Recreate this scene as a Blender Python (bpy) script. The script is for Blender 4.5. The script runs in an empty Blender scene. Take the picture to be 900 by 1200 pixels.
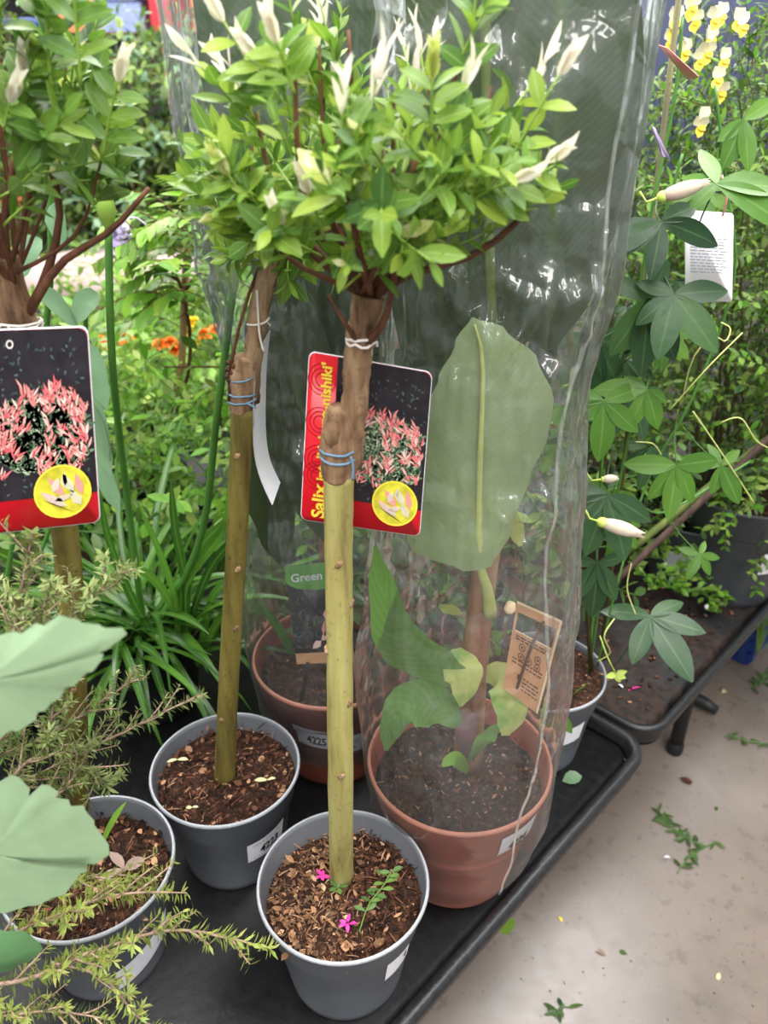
import bpy, math, random
from mathutils import Vector, noise
C = bpy.context.scene.collection
# ------------------------------------------------------------------ camera, world, lights, exposure
F = 950.0; PITCH = math.radians(30); CAMH = 1.5
SP, CP = math.sin(PITCH), math.cos(PITCH)
def V(px, py, d=None, z=None, y=None):
    """world point on the sight line of a photo pixel, at a camera depth, a height or a distance y"""
    a = (px-450)/F; b = (py-600)/F
    if z is not None: d = (CAMH-z)/(SP+b*CP)
    if y is not None: d = y/(CP-b*SP)
    return Vector((a*d, d*(CP-b*SP), CAMH-d*(SP+b*CP)))
cam_data = bpy.data.cameras.new('camera'); cam = bpy.data.objects.new('camera', cam_data); C.objects.link(cam)
cam.location = (0, 0, CAMH); cam.rotation_euler = (math.pi/2-PITCH, 0, 0)
cam_data.sensor_fit = 'VERTICAL'; cam_data.sensor_height = 36; cam_data.sensor_width = 27; cam_data.lens = 36*F/1200
cam_data.clip_start = .05
cam_data.dof.use_dof = True; cam_data.dof.focus_distance = .80; cam_data.dof.aperture_fstop = 6.5
bpy.context.scene.camera = cam
sc = bpy.context.scene
sc.view_settings.view_transform = 'Standard'; sc.view_settings.look = 'None'
sc.view_settings.gamma = 1; sc.view_settings.use_curve_mapping = False
sc.view_settings.exposure = 0.5
wd = bpy.data.worlds.new('World'); sc.world = wd; wd.use_nodes = True
bg = wd.node_tree.nodes['Background']; bg.inputs[0].default_value = (.93, .97, 1, 1); bg.inputs[1].default_value = .50
def overhead_light(loc, sx, sy, e, col=(1, .98, .95)):  # overhead area light: roof skylights, and strips added for highlights
    l = bpy.data.lights.new('overhead_light', 'AREA'); l.shape = 'RECTANGLE'; l.size = sx; l.size_y = sy; l.energy = e; l.color = col
    o = bpy.data.objects.new('overhead_light', l); C.objects.link(o); o.location = loc
    return o
overhead_light((-1.0, -.3, 4.2), 1.2, 3.0, 130)
overhead_light((1.6, 1.2, 4.2), 1.0, 3.2, 120)
overhead_light((2.7, 3.6, 4.2), 1.4, 2.6, 150)
overhead_light((-1.5, 4.0, 4.2), 3.0, 1.6, 270)
overhead_light((-.6, -2.2, 4.0), 3.2, .30, 75)  # added unseen strip behind the camera, for glints on the film
overhead_light((1.2, -4.2, 4.2), 3.6, .35, 85)  # second added strip, farther back, to catch the film's creases
overhead_light((.9, -.6, 4.2), .25, 3.0, 60)  # narrow strip, also added only for highlights on the sleeves
RND = random.Random(5)
UP = Vector((0, 0, 1)); TOCAM = Vector((0, -CP, SP))
# ------------------------------------------------------------------ materials
def lin(c):
    return tuple((x/12.92 if x <= .04045 else ((x+.055)/1.055)**2.4) for x in c)
def rgb(r, g, b): return lin((r/255, g/255, b/255)) + (1,)
class NT:
    def __init__(s, name):
        s.m = bpy.data.materials.new(name); s.m.use_nodes = True; s.t = s.m.node_tree; s.t.nodes.clear()
        s.out = s.t.nodes.new('ShaderNodeOutputMaterial')
    def n(s, typ, ins=None, **at):
        nd = s.t.nodes.new('ShaderNode'+typ)
        for k, v in at.items(): setattr(nd, k, v)
        for k, v in (ins or {}).items():
            if isinstance(v, bpy.types.NodeSocket): s.t.links.new(v, nd.inputs[k])
            else: nd.inputs[k].default_value = v
        return nd
    def ramp(s, fac, stops, interp='LINEAR'):
        r = s.n('ValToRGB', {0: fac}); e = r.color_ramp.elements; r.color_ramp.interpolation = interp
        while len(e) < len(stops): e.new(.5)
        for el, (p, c) in zip(e, stops): el.position = p; el.color = c
        return r.outputs[0]
    def mix(s, fac, a, b, blend='MIX'):
        m = s.n('Mix', data_type='RGBA', blend_type=blend)
        for i, v in ((0, fac), (6, a), (7, b)):
            if isinstance(v, bpy.types.NodeSocket): s.t.links.new(v, m.inputs[i])
            else: m.inputs[i].default_value = v
        return m.outputs[2]
    def math(s, op, a, b=0.0, c=0.0):
        m = s.n('Math', {0: a, 1: b, 2: c}, operation=op); return m.outputs[0]
    def noise(s, scale, vec=None, detail=4, rough=.55, stretch=None):
        tc = s.n('TexCoord').outputs['Object'] if vec is None else vec
        if stretch: tc = s.n('Mapping', {'Vector': tc, 'Scale': stretch}).outputs[0]
        return s.n('TexNoise', {'Vector': tc, 'Scale': scale, 'Detail': detail, 'Roughness': rough}).outputs['Fac']
    def bump(s, h, strength=.3, dist=.01):
        return s.n('Bump', {'Height': h, 'Strength': strength, 'Distance': dist}).outputs[0]
    def pbr(s, col, rough=.5, nrm=None, spec=.5, metal=0.0, **kw):
        ins = {'Base Color': col, 'Roughness': rough, 'Specular IOR Level': spec, 'Metallic': metal}
        if nrm is not None: ins['Normal'] = nrm
        ins.update(kw)
        return s.n('BsdfPrincipled', ins).outputs[0]
    def done(s, sh):
        s.t.links.new(sh, s.out.inputs['Surface']); return s.m
def plain(name, col, rough=.5, spec=.5, var=.12, scale=40, bump=0.0, metal=0.0):
    t = NT(name); f = t.noise(scale)
    a = tuple(x*(1-var) for x in col[:3])+(1,); b = tuple(min(1, x*(1+var)) for x in col[:3])+(1,)
    c = t.ramp(f, [(.3, a), (.7, b)])
    return t.done(t.pbr(c, rough, t.bump(f, bump, .004) if bump else None, spec, metal))
def leafmat(name, cols, trans=.35, rough=.42, vein=None, spec=.4, ribs=0, patch=None):
    """leaf: colour varies leaf by leaf, midrib along u, light passes through"""
    t = NT(name)
    r = t.n('NewGeometry').outputs['Random Per Island']
    n = len(cols); col = t.ramp(r, [((i+.0)/max(1, n-1), c) for i, c in enumerate(cols)])
    nz = t.noise(55, detail=3)
    col = t.mix(t.math('MULTIPLY', nz, .45), col, t.mix(.55, col, (.02, .03, .01, 1)))
    uv = t.n('UVMap').outputs[0]; sx = t.n('SeparateXYZ', {0: uv})
    hgt = nz
    if vein:
        d = t.math('ABSOLUTE', t.math('SUBTRACT', sx.outputs[1], .5))
        k = t.math('SUBTRACT', 1.0, t.math('MULTIPLY', d, 16.0)); k = t.n('Clamp', {0: k}).outputs[0]
        col = t.mix(t.math('MULTIPLY', k, .5), col, vein)
    if ribs:
        d2 = t.math('ABSOLUTE', t.math('SUBTRACT', sx.outputs[1], .5))
        w = t.math('SINE', t.math('MULTIPLY', t.math('SUBTRACT', sx.outputs[0], t.math('MULTIPLY', d2, .35)), ribs))
        hgt = t.math('ADD', t.math('MULTIPLY', w, .05), nz)
        col = t.mix(t.math('MULTIPLY', t.math('ADD', w, 1.0), .010 if spec > .45 else .035), col, (.6, .7, .4, 1))
    if patch:
        col = t.mix(t.ramp(t.noise(patch[1], detail=5), [(.48, (0, 0, 0, 1)), (.62, (1, 1, 1, 1))]), col, patch[0])
    p = t.pbr(col, rough, t.bump(hgt, .25, .003), spec)
    tr = t.n('BsdfTranslucent', {0: t.mix(.35, col, (.55, .75, .1, 1), 'MULTIPLY') if False else col}).outputs[0]
    return t.done(t.n('MixShader', {0: trans, 1: p, 2: tr}).outputs[0])
M = {}
# concrete
t = NT('concrete'); a = t.noise(2.2, detail=6); b = t.noise(26, detail=5, rough=.7); c = t.noise(190, detail=2)
col = t.ramp(a, [(.3, rgb(88, 77, 69)), (.52, rgb(110, 98, 89)), (.72, rgb(124, 112, 104))])
col = t.mix(t.ramp(b, [(.30, (1, 1, 1, 1)), (.44, (0, 0, 0, 1))]), col, t.mix(.4, col, rgb(66, 56, 49)))
col = t.mix(t.ramp(c, [(.66, (0, 0, 0, 1)), (.74, (1, 1, 1, 1))]), col, rgb(84, 72, 64))
col = t.mix(t.ramp(t.noise(5.5, detail=3), [(.60, (0, 0, 0, 1)), (.78, (.55, .55, .55, 1))]), col, rgb(66, 57, 51))
M['concrete'] = t.done(t.pbr(col, t.math('ADD', t.math('MULTIPLY', b, .25), .17), t.bump(b, .06, .004), .5))
def blackplastic(name, dirt):
    t = NT(name); n1 = t.noise(9, detail=5); n2 = t.noise(70, detail=4)
    col = t.ramp(n2, [(.3, rgb(10, 10, 11)), (.75, rgb(24, 24, 26))])
    k = t.ramp(n1, [(dirt, (0, 0, 0, 1)), (dirt+.16, (1, 1, 1, 1))])
    col = t.mix(t.math('MULTIPLY', k, .8), col, t.ramp(n2, [(.35, rgb(22, 15, 12)), (.62, rgb(56, 39, 30))]))
    return t.done(t.pbr(col, t.math('ADD', t.math('MULTIPLY', k, .3), .42), t.bump(n2, .25, .003), .3))
M['tray'] = blackplastic('black_tray', .64); M['tray_dirty'] = blackplastic('soiled_black_tray', .40)
t = NT('lip_plastic'); n2 = t.noise(160, detail=3)
M['lip'] = t.done(t.pbr(t.ramp(n2, [(.35, rgb(20, 21, 23)), (.7, rgb(38, 39, 41))]), .42, t.bump(n2, .3, .002), .45))
M['steel_black'] = plain('black_painted_steel', rgb(24, 26, 26), .5)
def potmat(name, base, dark):
    t = NT(name); n1 = t.noise(14, detail=5); n2 = t.noise(240, detail=2)
    col = t.ramp(n1, [(.3, dark), (.6, base)])
    col = t.mix(t.ramp(n2, [(.68, (0, 0, 0, 1)), (.78, (.5, .5, .5, 1))]), col, rgb(150, 140, 130))
    return t.done(t.pbr(col, .42, t.bump(n2, .06, .001), .45))
M['pot_grey'] = potmat('grey_pot_plastic', rgb(104, 107, 113), rgb(92, 95, 101))
M['pot_dark'] = potmat('dark_grey_pot_plastic', rgb(72, 74, 79), rgb(58, 60, 65))
M['pot_rim'] = plain('grey_pot_lip', rgb(150, 152, 158), .4)
M['pot_black'] = potmat('black_pot_plastic', rgb(30, 30, 32), rgb(22, 22, 24))
M['terracotta'] = potmat('terracotta_plastic', rgb(176, 96, 74), rgb(158, 82, 62))
M['terracotta_rim'] = plain('terracotta_lip', rgb(204, 130, 108), .38)
M['terracotta_dark'] = potmat('deep_terracotta_plastic', rgb(140, 74, 58), rgb(122, 62, 48))
t = NT('potting_soil'); n1 = t.noise(120, detail=6, rough=.7); n2 = t.noise(22, detail=3)
col = t.ramp(n1, [(.32, rgb(16, 10, 8)), (.48, rgb(52, 33, 24)), (.6, rgb(92, 60, 44)), (.74, rgb(142, 100, 76))])
col = t.mix(t.math('MULTIPLY', n2, .5), col, rgb(42, 28, 22))
M['soil'] = t.done(t.pbr(col, .85, t.bump(n1, .9, .006), .2))
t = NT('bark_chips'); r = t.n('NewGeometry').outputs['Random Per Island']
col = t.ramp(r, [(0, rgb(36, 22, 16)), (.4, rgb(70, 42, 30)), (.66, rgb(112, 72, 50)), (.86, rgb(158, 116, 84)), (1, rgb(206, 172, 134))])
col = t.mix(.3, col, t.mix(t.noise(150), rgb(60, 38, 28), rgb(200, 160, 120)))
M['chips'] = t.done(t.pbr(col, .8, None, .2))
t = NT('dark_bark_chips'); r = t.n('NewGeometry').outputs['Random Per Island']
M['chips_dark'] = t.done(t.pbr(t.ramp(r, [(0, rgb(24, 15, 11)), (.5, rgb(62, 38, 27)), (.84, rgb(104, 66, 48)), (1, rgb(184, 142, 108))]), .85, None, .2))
# bark
def barkmat(name, stops, sc=60, st=(1, 1, .12), rough=.6, b=.4):
    t = NT(name); n1 = t.noise(sc, detail=5, stretch=st); n2 = t.noise(170, detail=3)
    col = t.ramp(n1, stops)
    col = t.mix(t.ramp(n2, [(.60, (0, 0, 0, 1)), (.72, (.6, .6, .6, 1))]), col, stops[0][1])
    return t.done(t.pbr(col, rough, t.bump(n1, b, .003), .3))
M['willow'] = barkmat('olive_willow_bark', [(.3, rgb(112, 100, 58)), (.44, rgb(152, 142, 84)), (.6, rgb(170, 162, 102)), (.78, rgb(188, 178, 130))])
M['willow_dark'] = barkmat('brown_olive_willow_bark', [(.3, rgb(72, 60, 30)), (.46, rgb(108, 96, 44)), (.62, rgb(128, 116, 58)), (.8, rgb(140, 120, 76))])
M['graft'] = barkmat('brown_graft_bark', [(.3, rgb(72, 50, 36)), (.44, rgb(128, 98, 72)), (.58, rgb(160, 130, 100)), (.76, rgb(192, 166, 140))], 70, (1, 1, .22), .8, 1.0)
M['twig'] = barkmat('red_brown_twig', [(.3, rgb(66, 40, 28)), (.6, rgb(104, 66, 46)), (.8, rgb(130, 92, 68))], 80)
M['greytwig'] = barkmat('pale_twig', [(.3, rgb(120, 96, 84)), (.6, rgb(168, 140, 124)), (.8, rgb(196, 172, 154))], 80)
M['shrubstem'] = barkmat('green_brown_twig', [(.3, rgb(58, 56, 30)), (.6, rgb(92, 90, 50)), (.8, rgb(112, 104, 66))], 80)
M['stake'] = barkmat('dark_brown_stake', [(.3, rgb(58, 44, 38)), (.6, rgb(86, 66, 58)), (.8, rgb(108, 86, 76))], 60)
M['olivecane'] = barkmat('olive_cane', [(.3, rgb(78, 92, 44)), (.6, rgb(108, 122, 62)), (.8, rgb(130, 140, 84))], 60)
M['bamboo'] = barkmat('bamboo_cane', [(.3, rgb(126, 92, 58)), (.6, rgb(170, 134, 92)), (.8, rgb(190, 158, 116))], 40)
M['pinkstem'] = barkmat('mottled_banana_stem', [(.3, rgb(104, 62, 50)), (.46, rgb(152, 102, 78)), (.62, rgb(168, 140, 92)), (.8, rgb(150, 146, 78))], 18, (1, 1, .25), .5, .2)
M['greenstem'] = plain('green_stem', rgb(128, 160, 62), .45)
M['darkgreenstem'] = plain('dark_green_stem', rgb(74, 122, 48), .42)
M['petiole'] = plain('yellow_green_petiole', rgb(192, 198, 116), .42)
M['string_white'] = plain('white_string', rgb(228, 218, 212), .8)
M['string_blue'] = plain('blue_grey_tie', rgb(108, 136, 160), .6)
# leaves
M['salix'] = leafmat('willow_leaf', [rgb(80, 124, 44), rgb(112, 154, 50), rgb(142, 178, 60), rgb(98, 138, 64), rgb(166, 192, 72), rgb(122, 160, 60)], .42, .4, rgb(190, 208, 130))
M['salix_deep'] = leafmat('deep_willow_leaf', [rgb(70, 106, 50), rgb(86, 122, 56), rgb(112, 142, 60), rgb(96, 130, 76)], .35, .4, rgb(150, 180, 110))  # deeper green leaf tones
M['salix_mid'] = leafmat('mid_willow_leaf', [rgb(80, 120, 46), rgb(104, 144, 52), rgb(132, 164, 62), rgb(96, 134, 66)], .4, .4, rgb(160, 184, 110))
M['cream'] = leafmat('cream_willow_shoot', [rgb(250, 246, 220), rgb(252, 248, 236), rgb(248, 242, 214), rgb(250, 236, 226)], .4, .5)
M['lime'] = leafmat('variegated_willow_leaf', [rgb(196, 212, 100), rgb(214, 220, 130)], .4, .45, rgb(226, 226, 160), patch=(rgb(236, 234, 190), 90))
M['banana_pale'] = leafmat('banana_leaf_underside', [rgb(176, 194, 142), rgb(168, 188, 134)], .3, .45, None, .4, 260)
M['banana_dark'] = leafmat('dark_banana_leaf', [rgb(44, 62, 36), rgb(56, 74, 42), rgb(38, 58, 34)], .2, .35, rgb(84, 108, 60), .5, 300)
M['banana_green'] = leafmat('green_banana_leaf', [rgb(112, 160, 82), rgb(124, 168, 84)], .3, .4, None, .4, 90)
M['banana_yellow'] = leafmat('yellowing_banana_leaf', [rgb(196, 204, 110), rgb(206, 208, 128)], .3, .45, None, .4, 60, (rgb(132, 172, 80), 22))
M['purple_leaf'] = leafmat('purple_green_young_leaf', [rgb(132, 92, 100), rgb(140, 104, 108)], .25, .5)
M['agap'] = leafmat('agapanthus_leaf', [rgb(38, 76, 22), rgb(56, 100, 30), rgb(86, 136, 44), rgb(46, 86, 28)], .3, .33, rgb(140, 180, 84))
M['passion'] = leafmat('passion_vine_leaf', [rgb(44, 74, 44), rgb(54, 88, 48), rgb(38, 66, 42), rgb(62, 96, 46)], .25, .38, rgb(90, 120, 74))
M['passion_new'] = leafmat('young_passion_vine_leaf', [rgb(86, 132, 46), rgb(74, 118, 42), rgb(104, 146, 54)], .36, .38, rgb(126, 160, 80))
M['shrub'] = leafmat('shrub_leaf', [rgb(66, 98, 38), rgb(96, 132, 50), rgb(130, 160, 66), rgb(84, 116, 54), rgb(164, 184, 92)], .32, .4)
M['shrub_dark'] = leafmat('dark_shrub_leaf', [rgb(46, 72, 36), rgb(66, 96, 46), rgb(96, 126, 62), rgb(56, 84, 42)], .28, .38)
M['hedge'] = leafmat('climber_leaf', [rgb(76, 108, 46), rgb(108, 140, 60), rgb(140, 166, 80), rgb(92, 122, 62), rgb(164, 182, 106)], .35, .42)
M['fresh'] = leafmat('fresh_green_leaf', [rgb(86, 142, 40), rgb(112, 164, 48), rgb(142, 188, 66), rgb(98, 152, 56)], .42, .42)
M['blue_green'] = leafmat('blue_green_leaf', [rgb(110, 148, 110), rgb(128, 162, 124), rgb(100, 138, 98)], .3, .5)
M['grape'] = leafmat('vine_leaf', [rgb(168, 200, 156), rgb(176, 206, 164)], .4, .6)
M['grape_dark'] = leafmat('lower_vine_leaf', [rgb(96, 142, 92), rgb(104, 148, 98)], .3, .55)
M['needle'] = leafmat('needle_leaf', [rgb(104, 122, 66), rgb(132, 150, 84), rgb(156, 172, 104), rgb(182, 190, 128)], .3, .5)
M['needle_tip'] = leafmat('yellow_needle_leaf', [rgb(150, 176, 84), rgb(182, 196, 106), rgb(200, 196, 116)], .35, .5)
M['dry_leaf'] = leafmat('dry_leaf', [rgb(160, 134, 124), rgb(176, 150, 136)], .15, .7)
M['yellow_leaf'] = leafmat('fallen_yellow_leaf', [rgb(226, 216, 160), rgb(232, 222, 172)], .2, .6)
M['lilac'] = plain('lilac_petal', rgb(196, 178, 220), .6); M['magenta'] = plain('magenta_petal', rgb(206, 42, 138), .6)
M['orange_petal'] = plain('orange_petal', rgb(240, 120, 24), .6, var=.3, scale=90); M['yellow_petal'] = plain('yellow_petal', rgb(248, 208, 40), .6, var=.2, scale=90)
M['pea_yellow'] = plain('yellow_keel', rgb(240, 210, 60), .55); M['pea_white'] = plain('cream_standard', rgb(253, 250, 226), .55)
M['bud_white'] = leafmat('pale_flower_petal', [rgb(236, 222, 196), rgb(242, 230, 208)], .3, .6, patch=(rgb(222, 190, 184), 30))
M['calyx'] = plain('lime_calyx', rgb(186, 206, 96), .5)
# print and paper
def flat(name, col, rough=.4): return plain(name, col, rough, .4, .03, 12)
M['paper'] = flat('white_label', rgb(238, 236, 242)); M['ink'] = flat('black_ink', rgb(22, 22, 24)); M['greyink'] = flat('grey_print', rgb(168, 168, 180))
M['red'] = flat('red_print', rgb(214, 24, 40), .3); M['darkred'] = flat('dark_red_swirl', rgb(164, 14, 30), .3); M['yellowtext'] = flat('yellow_print', rgb(250, 220, 70))
M['photo_dark'] = plain('dark_photo_print', rgb(40, 36, 42), .3, .4, .4, 60)
t = NT('printed_foliage'); r = t.n('NewGeometry').outputs['Random Per Island']
M['print_pink'] = t.done(t.pbr(t.ramp(r, [(0, rgb(222, 96, 104)), (.4, rgb(234, 132, 130)), (.7, rgb(240, 170, 162)), (1, rgb(248, 222, 208))]), .3))
t = NT('printed_green'); r = t.n('NewGeometry').outputs['Random Per Island']
M['print_green'] = t.done(t.pbr(t.ramp(r, [(0, rgb(56, 80, 62)), (.4, rgb(98, 130, 98)), (.75, rgb(150, 176, 136)), (1, rgb(214, 216, 190))]), .3))
t = NT('printed_dim_leaf'); r = t.n('NewGeometry').outputs['Random Per Island']  # dim blue green leaves of the printed pictures
M['print_dim'] = t.done(t.pbr(t.ramp(r, [(0, rgb(48, 62, 62)), (1, rgb(84, 104, 100))]), .3))
M['print_yellow'] = plain('yellow_green_print', rgb(214, 206, 60), .3, .4, .35, 60)
M['kraft'] = plain('kraft_card', rgb(206, 152, 112), .7); M['kraft_ink'] = flat('brown_print', rgb(110, 74, 56)); M['kraft_edge'] = plain('pale_card_edge', rgb(240, 210, 170), .6)
M['label_green'] = plain('green_oval_print', rgb(112, 168, 86), .4, .4, .2, 30)
M['wall_blue'] = plain('blue_grey_wall', rgb(98, 104, 136), .7, .3, .06, 3); M['wall_warm'] = plain('pale_wall', rgb(150, 146, 142), .8, .3, .06, 3)
M['orange_panel'] = plain('orange_panel', rgb(206, 128, 90), .6, .3, .1, 8); M['blue_tub'] = plain('pale_blue_plastic', rgb(128, 140, 186), .5); M['red_box'] = plain('red_plastic', rgb(176, 44, 54), .5)
M['blue_crate'] = plain('dark_blue_plastic', rgb(32, 58, 120), .4); M['cushion'] = plain('pale_pink_fabric', rgb(160, 138, 136), .8, .2, .05, 12)
t = NT('woven_rattan'); w = t.n('TexWave', {'Vector': t.n('TexCoord').outputs['Object'], 'Scale': 22.0, 'Distortion': 1.5}, bands_direction='Z').outputs['Fac']
M['rattan'] = t.done(t.pbr(t.ramp(w, [(.2, rgb(70, 58, 56)), (.8, rgb(122, 106, 100))]), .7, t.bump(w, .5, .01)))
def filmmat(name, tint, haze, gl, bumpst, sc):
    """thin clear plastic film: mostly see-through, glossy, a little milky, crinkled"""
    t = NT(name)
    n1 = t.noise(sc, detail=2.2, rough=.5, stretch=(1, 1, .8)); n2 = t.noise(sc*4, detail=1.5, stretch=(1, .6, 1.2))
    vor = t.n('TexVoronoi', {'Vector': t.n('TexCoord').outputs['Object'], 'Scale': sc*1.3}, feature='DISTANCE_TO_EDGE').outputs[0]
    h = t.math('ADD', t.math('ADD', n1, t.math('MULTIPLY', n2, .12)), t.math('MULTIPLY', t.n('Clamp', {0: t.math('MULTIPLY', vor, 5.0)}).outputs[0], .12))
    zl = t.n('SeparateXYZ', {0: t.n('TexCoord').outputs['Object']}).outputs[2]      # film is taut round the pot, loose above it
    loose = t.math('ADD', t.math('MULTIPLY', t.n('Clamp', {0: t.math('MULTIPLY', t.math('SUBTRACT', zl, .17), 5.0)}).outputs[0], .88), .12)
    nb = t.n('Bump', {'Height': h, 'Strength': t.math('MULTIPLY', loose, bumpst), 'Distance': .065}).outputs[0]
    tr = t.n('BsdfTransparent', {0: tint}).outputs[0]
    mk = t.n('MixShader', {0: haze, 1: tr, 2: t.n('BsdfDiffuse', {0: (.85, .87, .88, 1), 'Normal': nb}).outputs[0]}).outputs[0]
    g1 = t.n('BsdfGlossy', {0: (1, 1, 1, 1), 'Roughness': .06, 'Normal': nb}).outputs[0]
    g2 = t.n('BsdfGlossy', {0: (1, 1, 1, 1), 'Roughness': .35, 'Normal': nb}).outputs[0]
    g = t.n('MixShader', {0: .35, 1: g1, 2: g2}).outputs[0]
    fr = t.n('LayerWeight', {0: .25, 'Normal': nb}).outputs['Fresnel']
    fac = t.math('ADD', t.math('MULTIPLY', fr, .75), gl)
    return t.done(t.n('MixShader', {0: t.n('Clamp', {0: fac}).outputs[0], 1: mk, 2: g}).outputs[0])
M['film'] = filmmat('clear_film', (.96, .98, .97, 1), .04, .04, .7, 9)
M['film_back'] = filmmat('tinted_clear_film', (.94, .975, .98, 1), .035, .055, .6, 7)
M['film_edge'] = filmmat('film_seam', (.95, .97, .96, 1), .12, .08, .3, 20)

# ------------------------------------------------------------------ mesh helpers
ORG = {}
class MB:
    def __init__(s): s.v = []; s.f = []; s.uv = []; s.mi = []
    def add(s, vs, fs, mi=0, uv=None):
        o = len(s.v); s.v += [Vector(q) for q in vs]; s.uv += (uv if uv else [(0, .5)]*len(vs))
        for q in fs: s.f.append([o+i for i in q]); s.mi.append(mi)
    def tube(s, pts, rads, n=7, mi=0, caps=True):
        pts = [Vector(q) for q in pts]
        if not isinstance(rads, (list, tuple)): rads = [rads]*len(pts)
        vs, fs, uv = [], [], []; ref = None
        for i, q in enumerate(pts):
            tg = (pts[min(i+1, len(pts)-1)]-pts[max(i-1, 0)])
            tg = tg.normalized() if tg.length > 1e-9 else UP
            if ref is None: ref = tg.orthogonal().normalized()
            ref = (ref-tg*ref.dot(tg)); ref = ref.normalized() if ref.length > 1e-6 else tg.orthogonal().normalized()
            b = tg.cross(ref)
            for k in range(n):
                an = 2*math.pi*k/n; vs.append(q+(ref*math.cos(an)+b*math.sin(an))*rads[i]); uv.append((i/len(pts), k/n))
        for i in range(len(pts)-1):
            for k in range(n): fs.append((i*n+k, i*n+(k+1) % n, (i+1)*n+(k+1) % n, (i+1)*n+k))
        if caps: fs.append(tuple(range(n-1, -1, -1))); m = (len(pts)-1)*n; fs.append(tuple(m+k for k in range(n)))
        s.add(vs, fs, mi, uv)
    def leaf(s, base, dr, up, L, W, prof='ellip', segs=4, bend=.3, fold=.25, mi=0, twist=0.0):
        base = Vector(base); dr = Vector(dr).normalized(); up = Vector(up)
        side = dr.cross(up)
        side = side.normalized() if side.length > 1e-6 else dr.orthogonal().normalized()
        nr = side.cross(dr); vs, fs, uv = [], [], []; p = base.copy(); d = dr.copy()
        for i in range(segs+1):
            t = i/segs
            if prof == 'ellip': w = math.sin(math.pi*min(1, t*.97+.015))**.8
            elif prof == 'ovate': w = math.sin(math.pi*t**.7)**.9 if 0 < t < 1 else .03
            elif prof == 'obov': w = math.sin(math.pi*t**1.4)**.8 if 0 < t < 1 else .05
            elif prof == 'strap': w = (.75+.25*math.sin(math.pi*t))*(1 if t < .7 else max(.03, (1-t)/.3)**.6)
            else: w = 1-t*.9
            w = max(w, .03)*W*.5
            sd = side*math.cos(twist*t)+nr*math.sin(twist*t)
            vs += [p-sd*w+nr*fold*w, p.copy(), p+sd*w+nr*fold*w]; uv += [(t, 0), (t, .5), (t, 1)]
            a = -bend/segs; d2 = d*math.cos(a)+nr*math.sin(a); nr = nr*math.cos(a)-d*math.sin(a); d = d2
            p = p+d*(L/segs)
        for i in range(segs):
            a = i*3; fs += [(a, a+1, a+4, a+3), (a+1, a+2, a+5, a+4)]
        s.add(vs, fs, mi, uv)
    def blade(s, mid, widths, face, mi=0, cross=8, fold=0.0, wave=0.0, rows=18, seed=0, curl=0.0):
        """broad leaf along a midrib polyline; face = the way its flat side looks"""
        mid = [Vector(q) for q in mid]; face = Vector(face); n = len(mid)-1; vs, fs, uv = [], [], []
        def cr(ps, t):
            x = t*n; i = min(int(x), n-1); u = x-i
            a, b, c, d = ps[max(i-1, 0)], ps[i], ps[i+1], ps[min(i+2, n)]
            return ((b*2)+(c-a)*u+(a*2-b*5+c*4-d)*u*u+(b*3-a-c*3+d)*u*u*u)*.5
        for r in range(rows+1):
            t = r/rows; p = cr(mid, t); tg = (cr(mid, min(1, t+.02))-cr(mid, max(0, t-.02))).normalized()
            sd = tg.cross(face).normalized(); nr = sd.cross(tg); x = t*(len(widths)-1); i = min(int(x), len(widths)-2)
            u = x-i; u = u*u*(3-2*u); wa, wb = widths[i], widths[i+1]
            wl, wr = [((wa[j] if isinstance(wa, tuple) else wa)*(1-u)+(wb[j] if isinstance(wb, tuple) else wb)*u)*.5 for j in (0, 1)]
            for k in range(cross+1):
                q = 2*k/cross-1; w = wl if q < 0 else wr
                h = fold*abs(q)*w-curl*q*q*w+wave*abs(q)*math.sin(9*t+seed+(2 if q > 0 else 0))*w
                h += .25*wave*w*noise.noise(Vector((t*5+seed, q*2, seed)))
                vs.append(p+sd*q*w+nr*h); uv.append((t, k/cross))
        for r in range(rows):
            for k in range(cross):
                a = r*(cross+1)+k; fs.append((a, a+1, a+cross+2, a+cross+1))
        s.add(vs, fs, mi, uv)
    def lathe(s, prof, c, n=48, mi=0, cap=False):
        c = Vector(c); vs, fs = [], []
        for r, z in prof:
            for k in range(n):
                a = 2*math.pi*k/n; vs.append(c+Vector((r*math.cos(a), r*math.sin(a), z)))
        for i in range(len(prof)-1):
            for k in range(n): fs.append((i*n+k, i*n+(k+1) % n, (i+1)*n+(k+1) % n, (i+1)*n+k))
        if cap: fs.append(tuple(range(n-1, -1, -1)))
        s.add(vs, fs, mi)
    def box(s, c, sx, sy, sz, ax=(1, 0, 0), ay=(0, 1, 0), az=(0, 0, 1), mi=0):
        c = Vector(c); ax = Vector(ax).normalized()*sx/2; ay = Vector(ay).normalized()*sy/2; az = Vector(az).normalized()*sz/2
        vs = [c+ax*i+ay*j+az*k for k in (-1, 1) for j in (-1, 1) for i in (-1, 1)]
        s.add(vs, [(0, 2, 3, 1), (4, 5, 7, 6), (0, 1, 5, 4), (2, 6, 7, 3), (0, 4, 6, 2), (1, 3, 7, 5)], mi)
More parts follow.
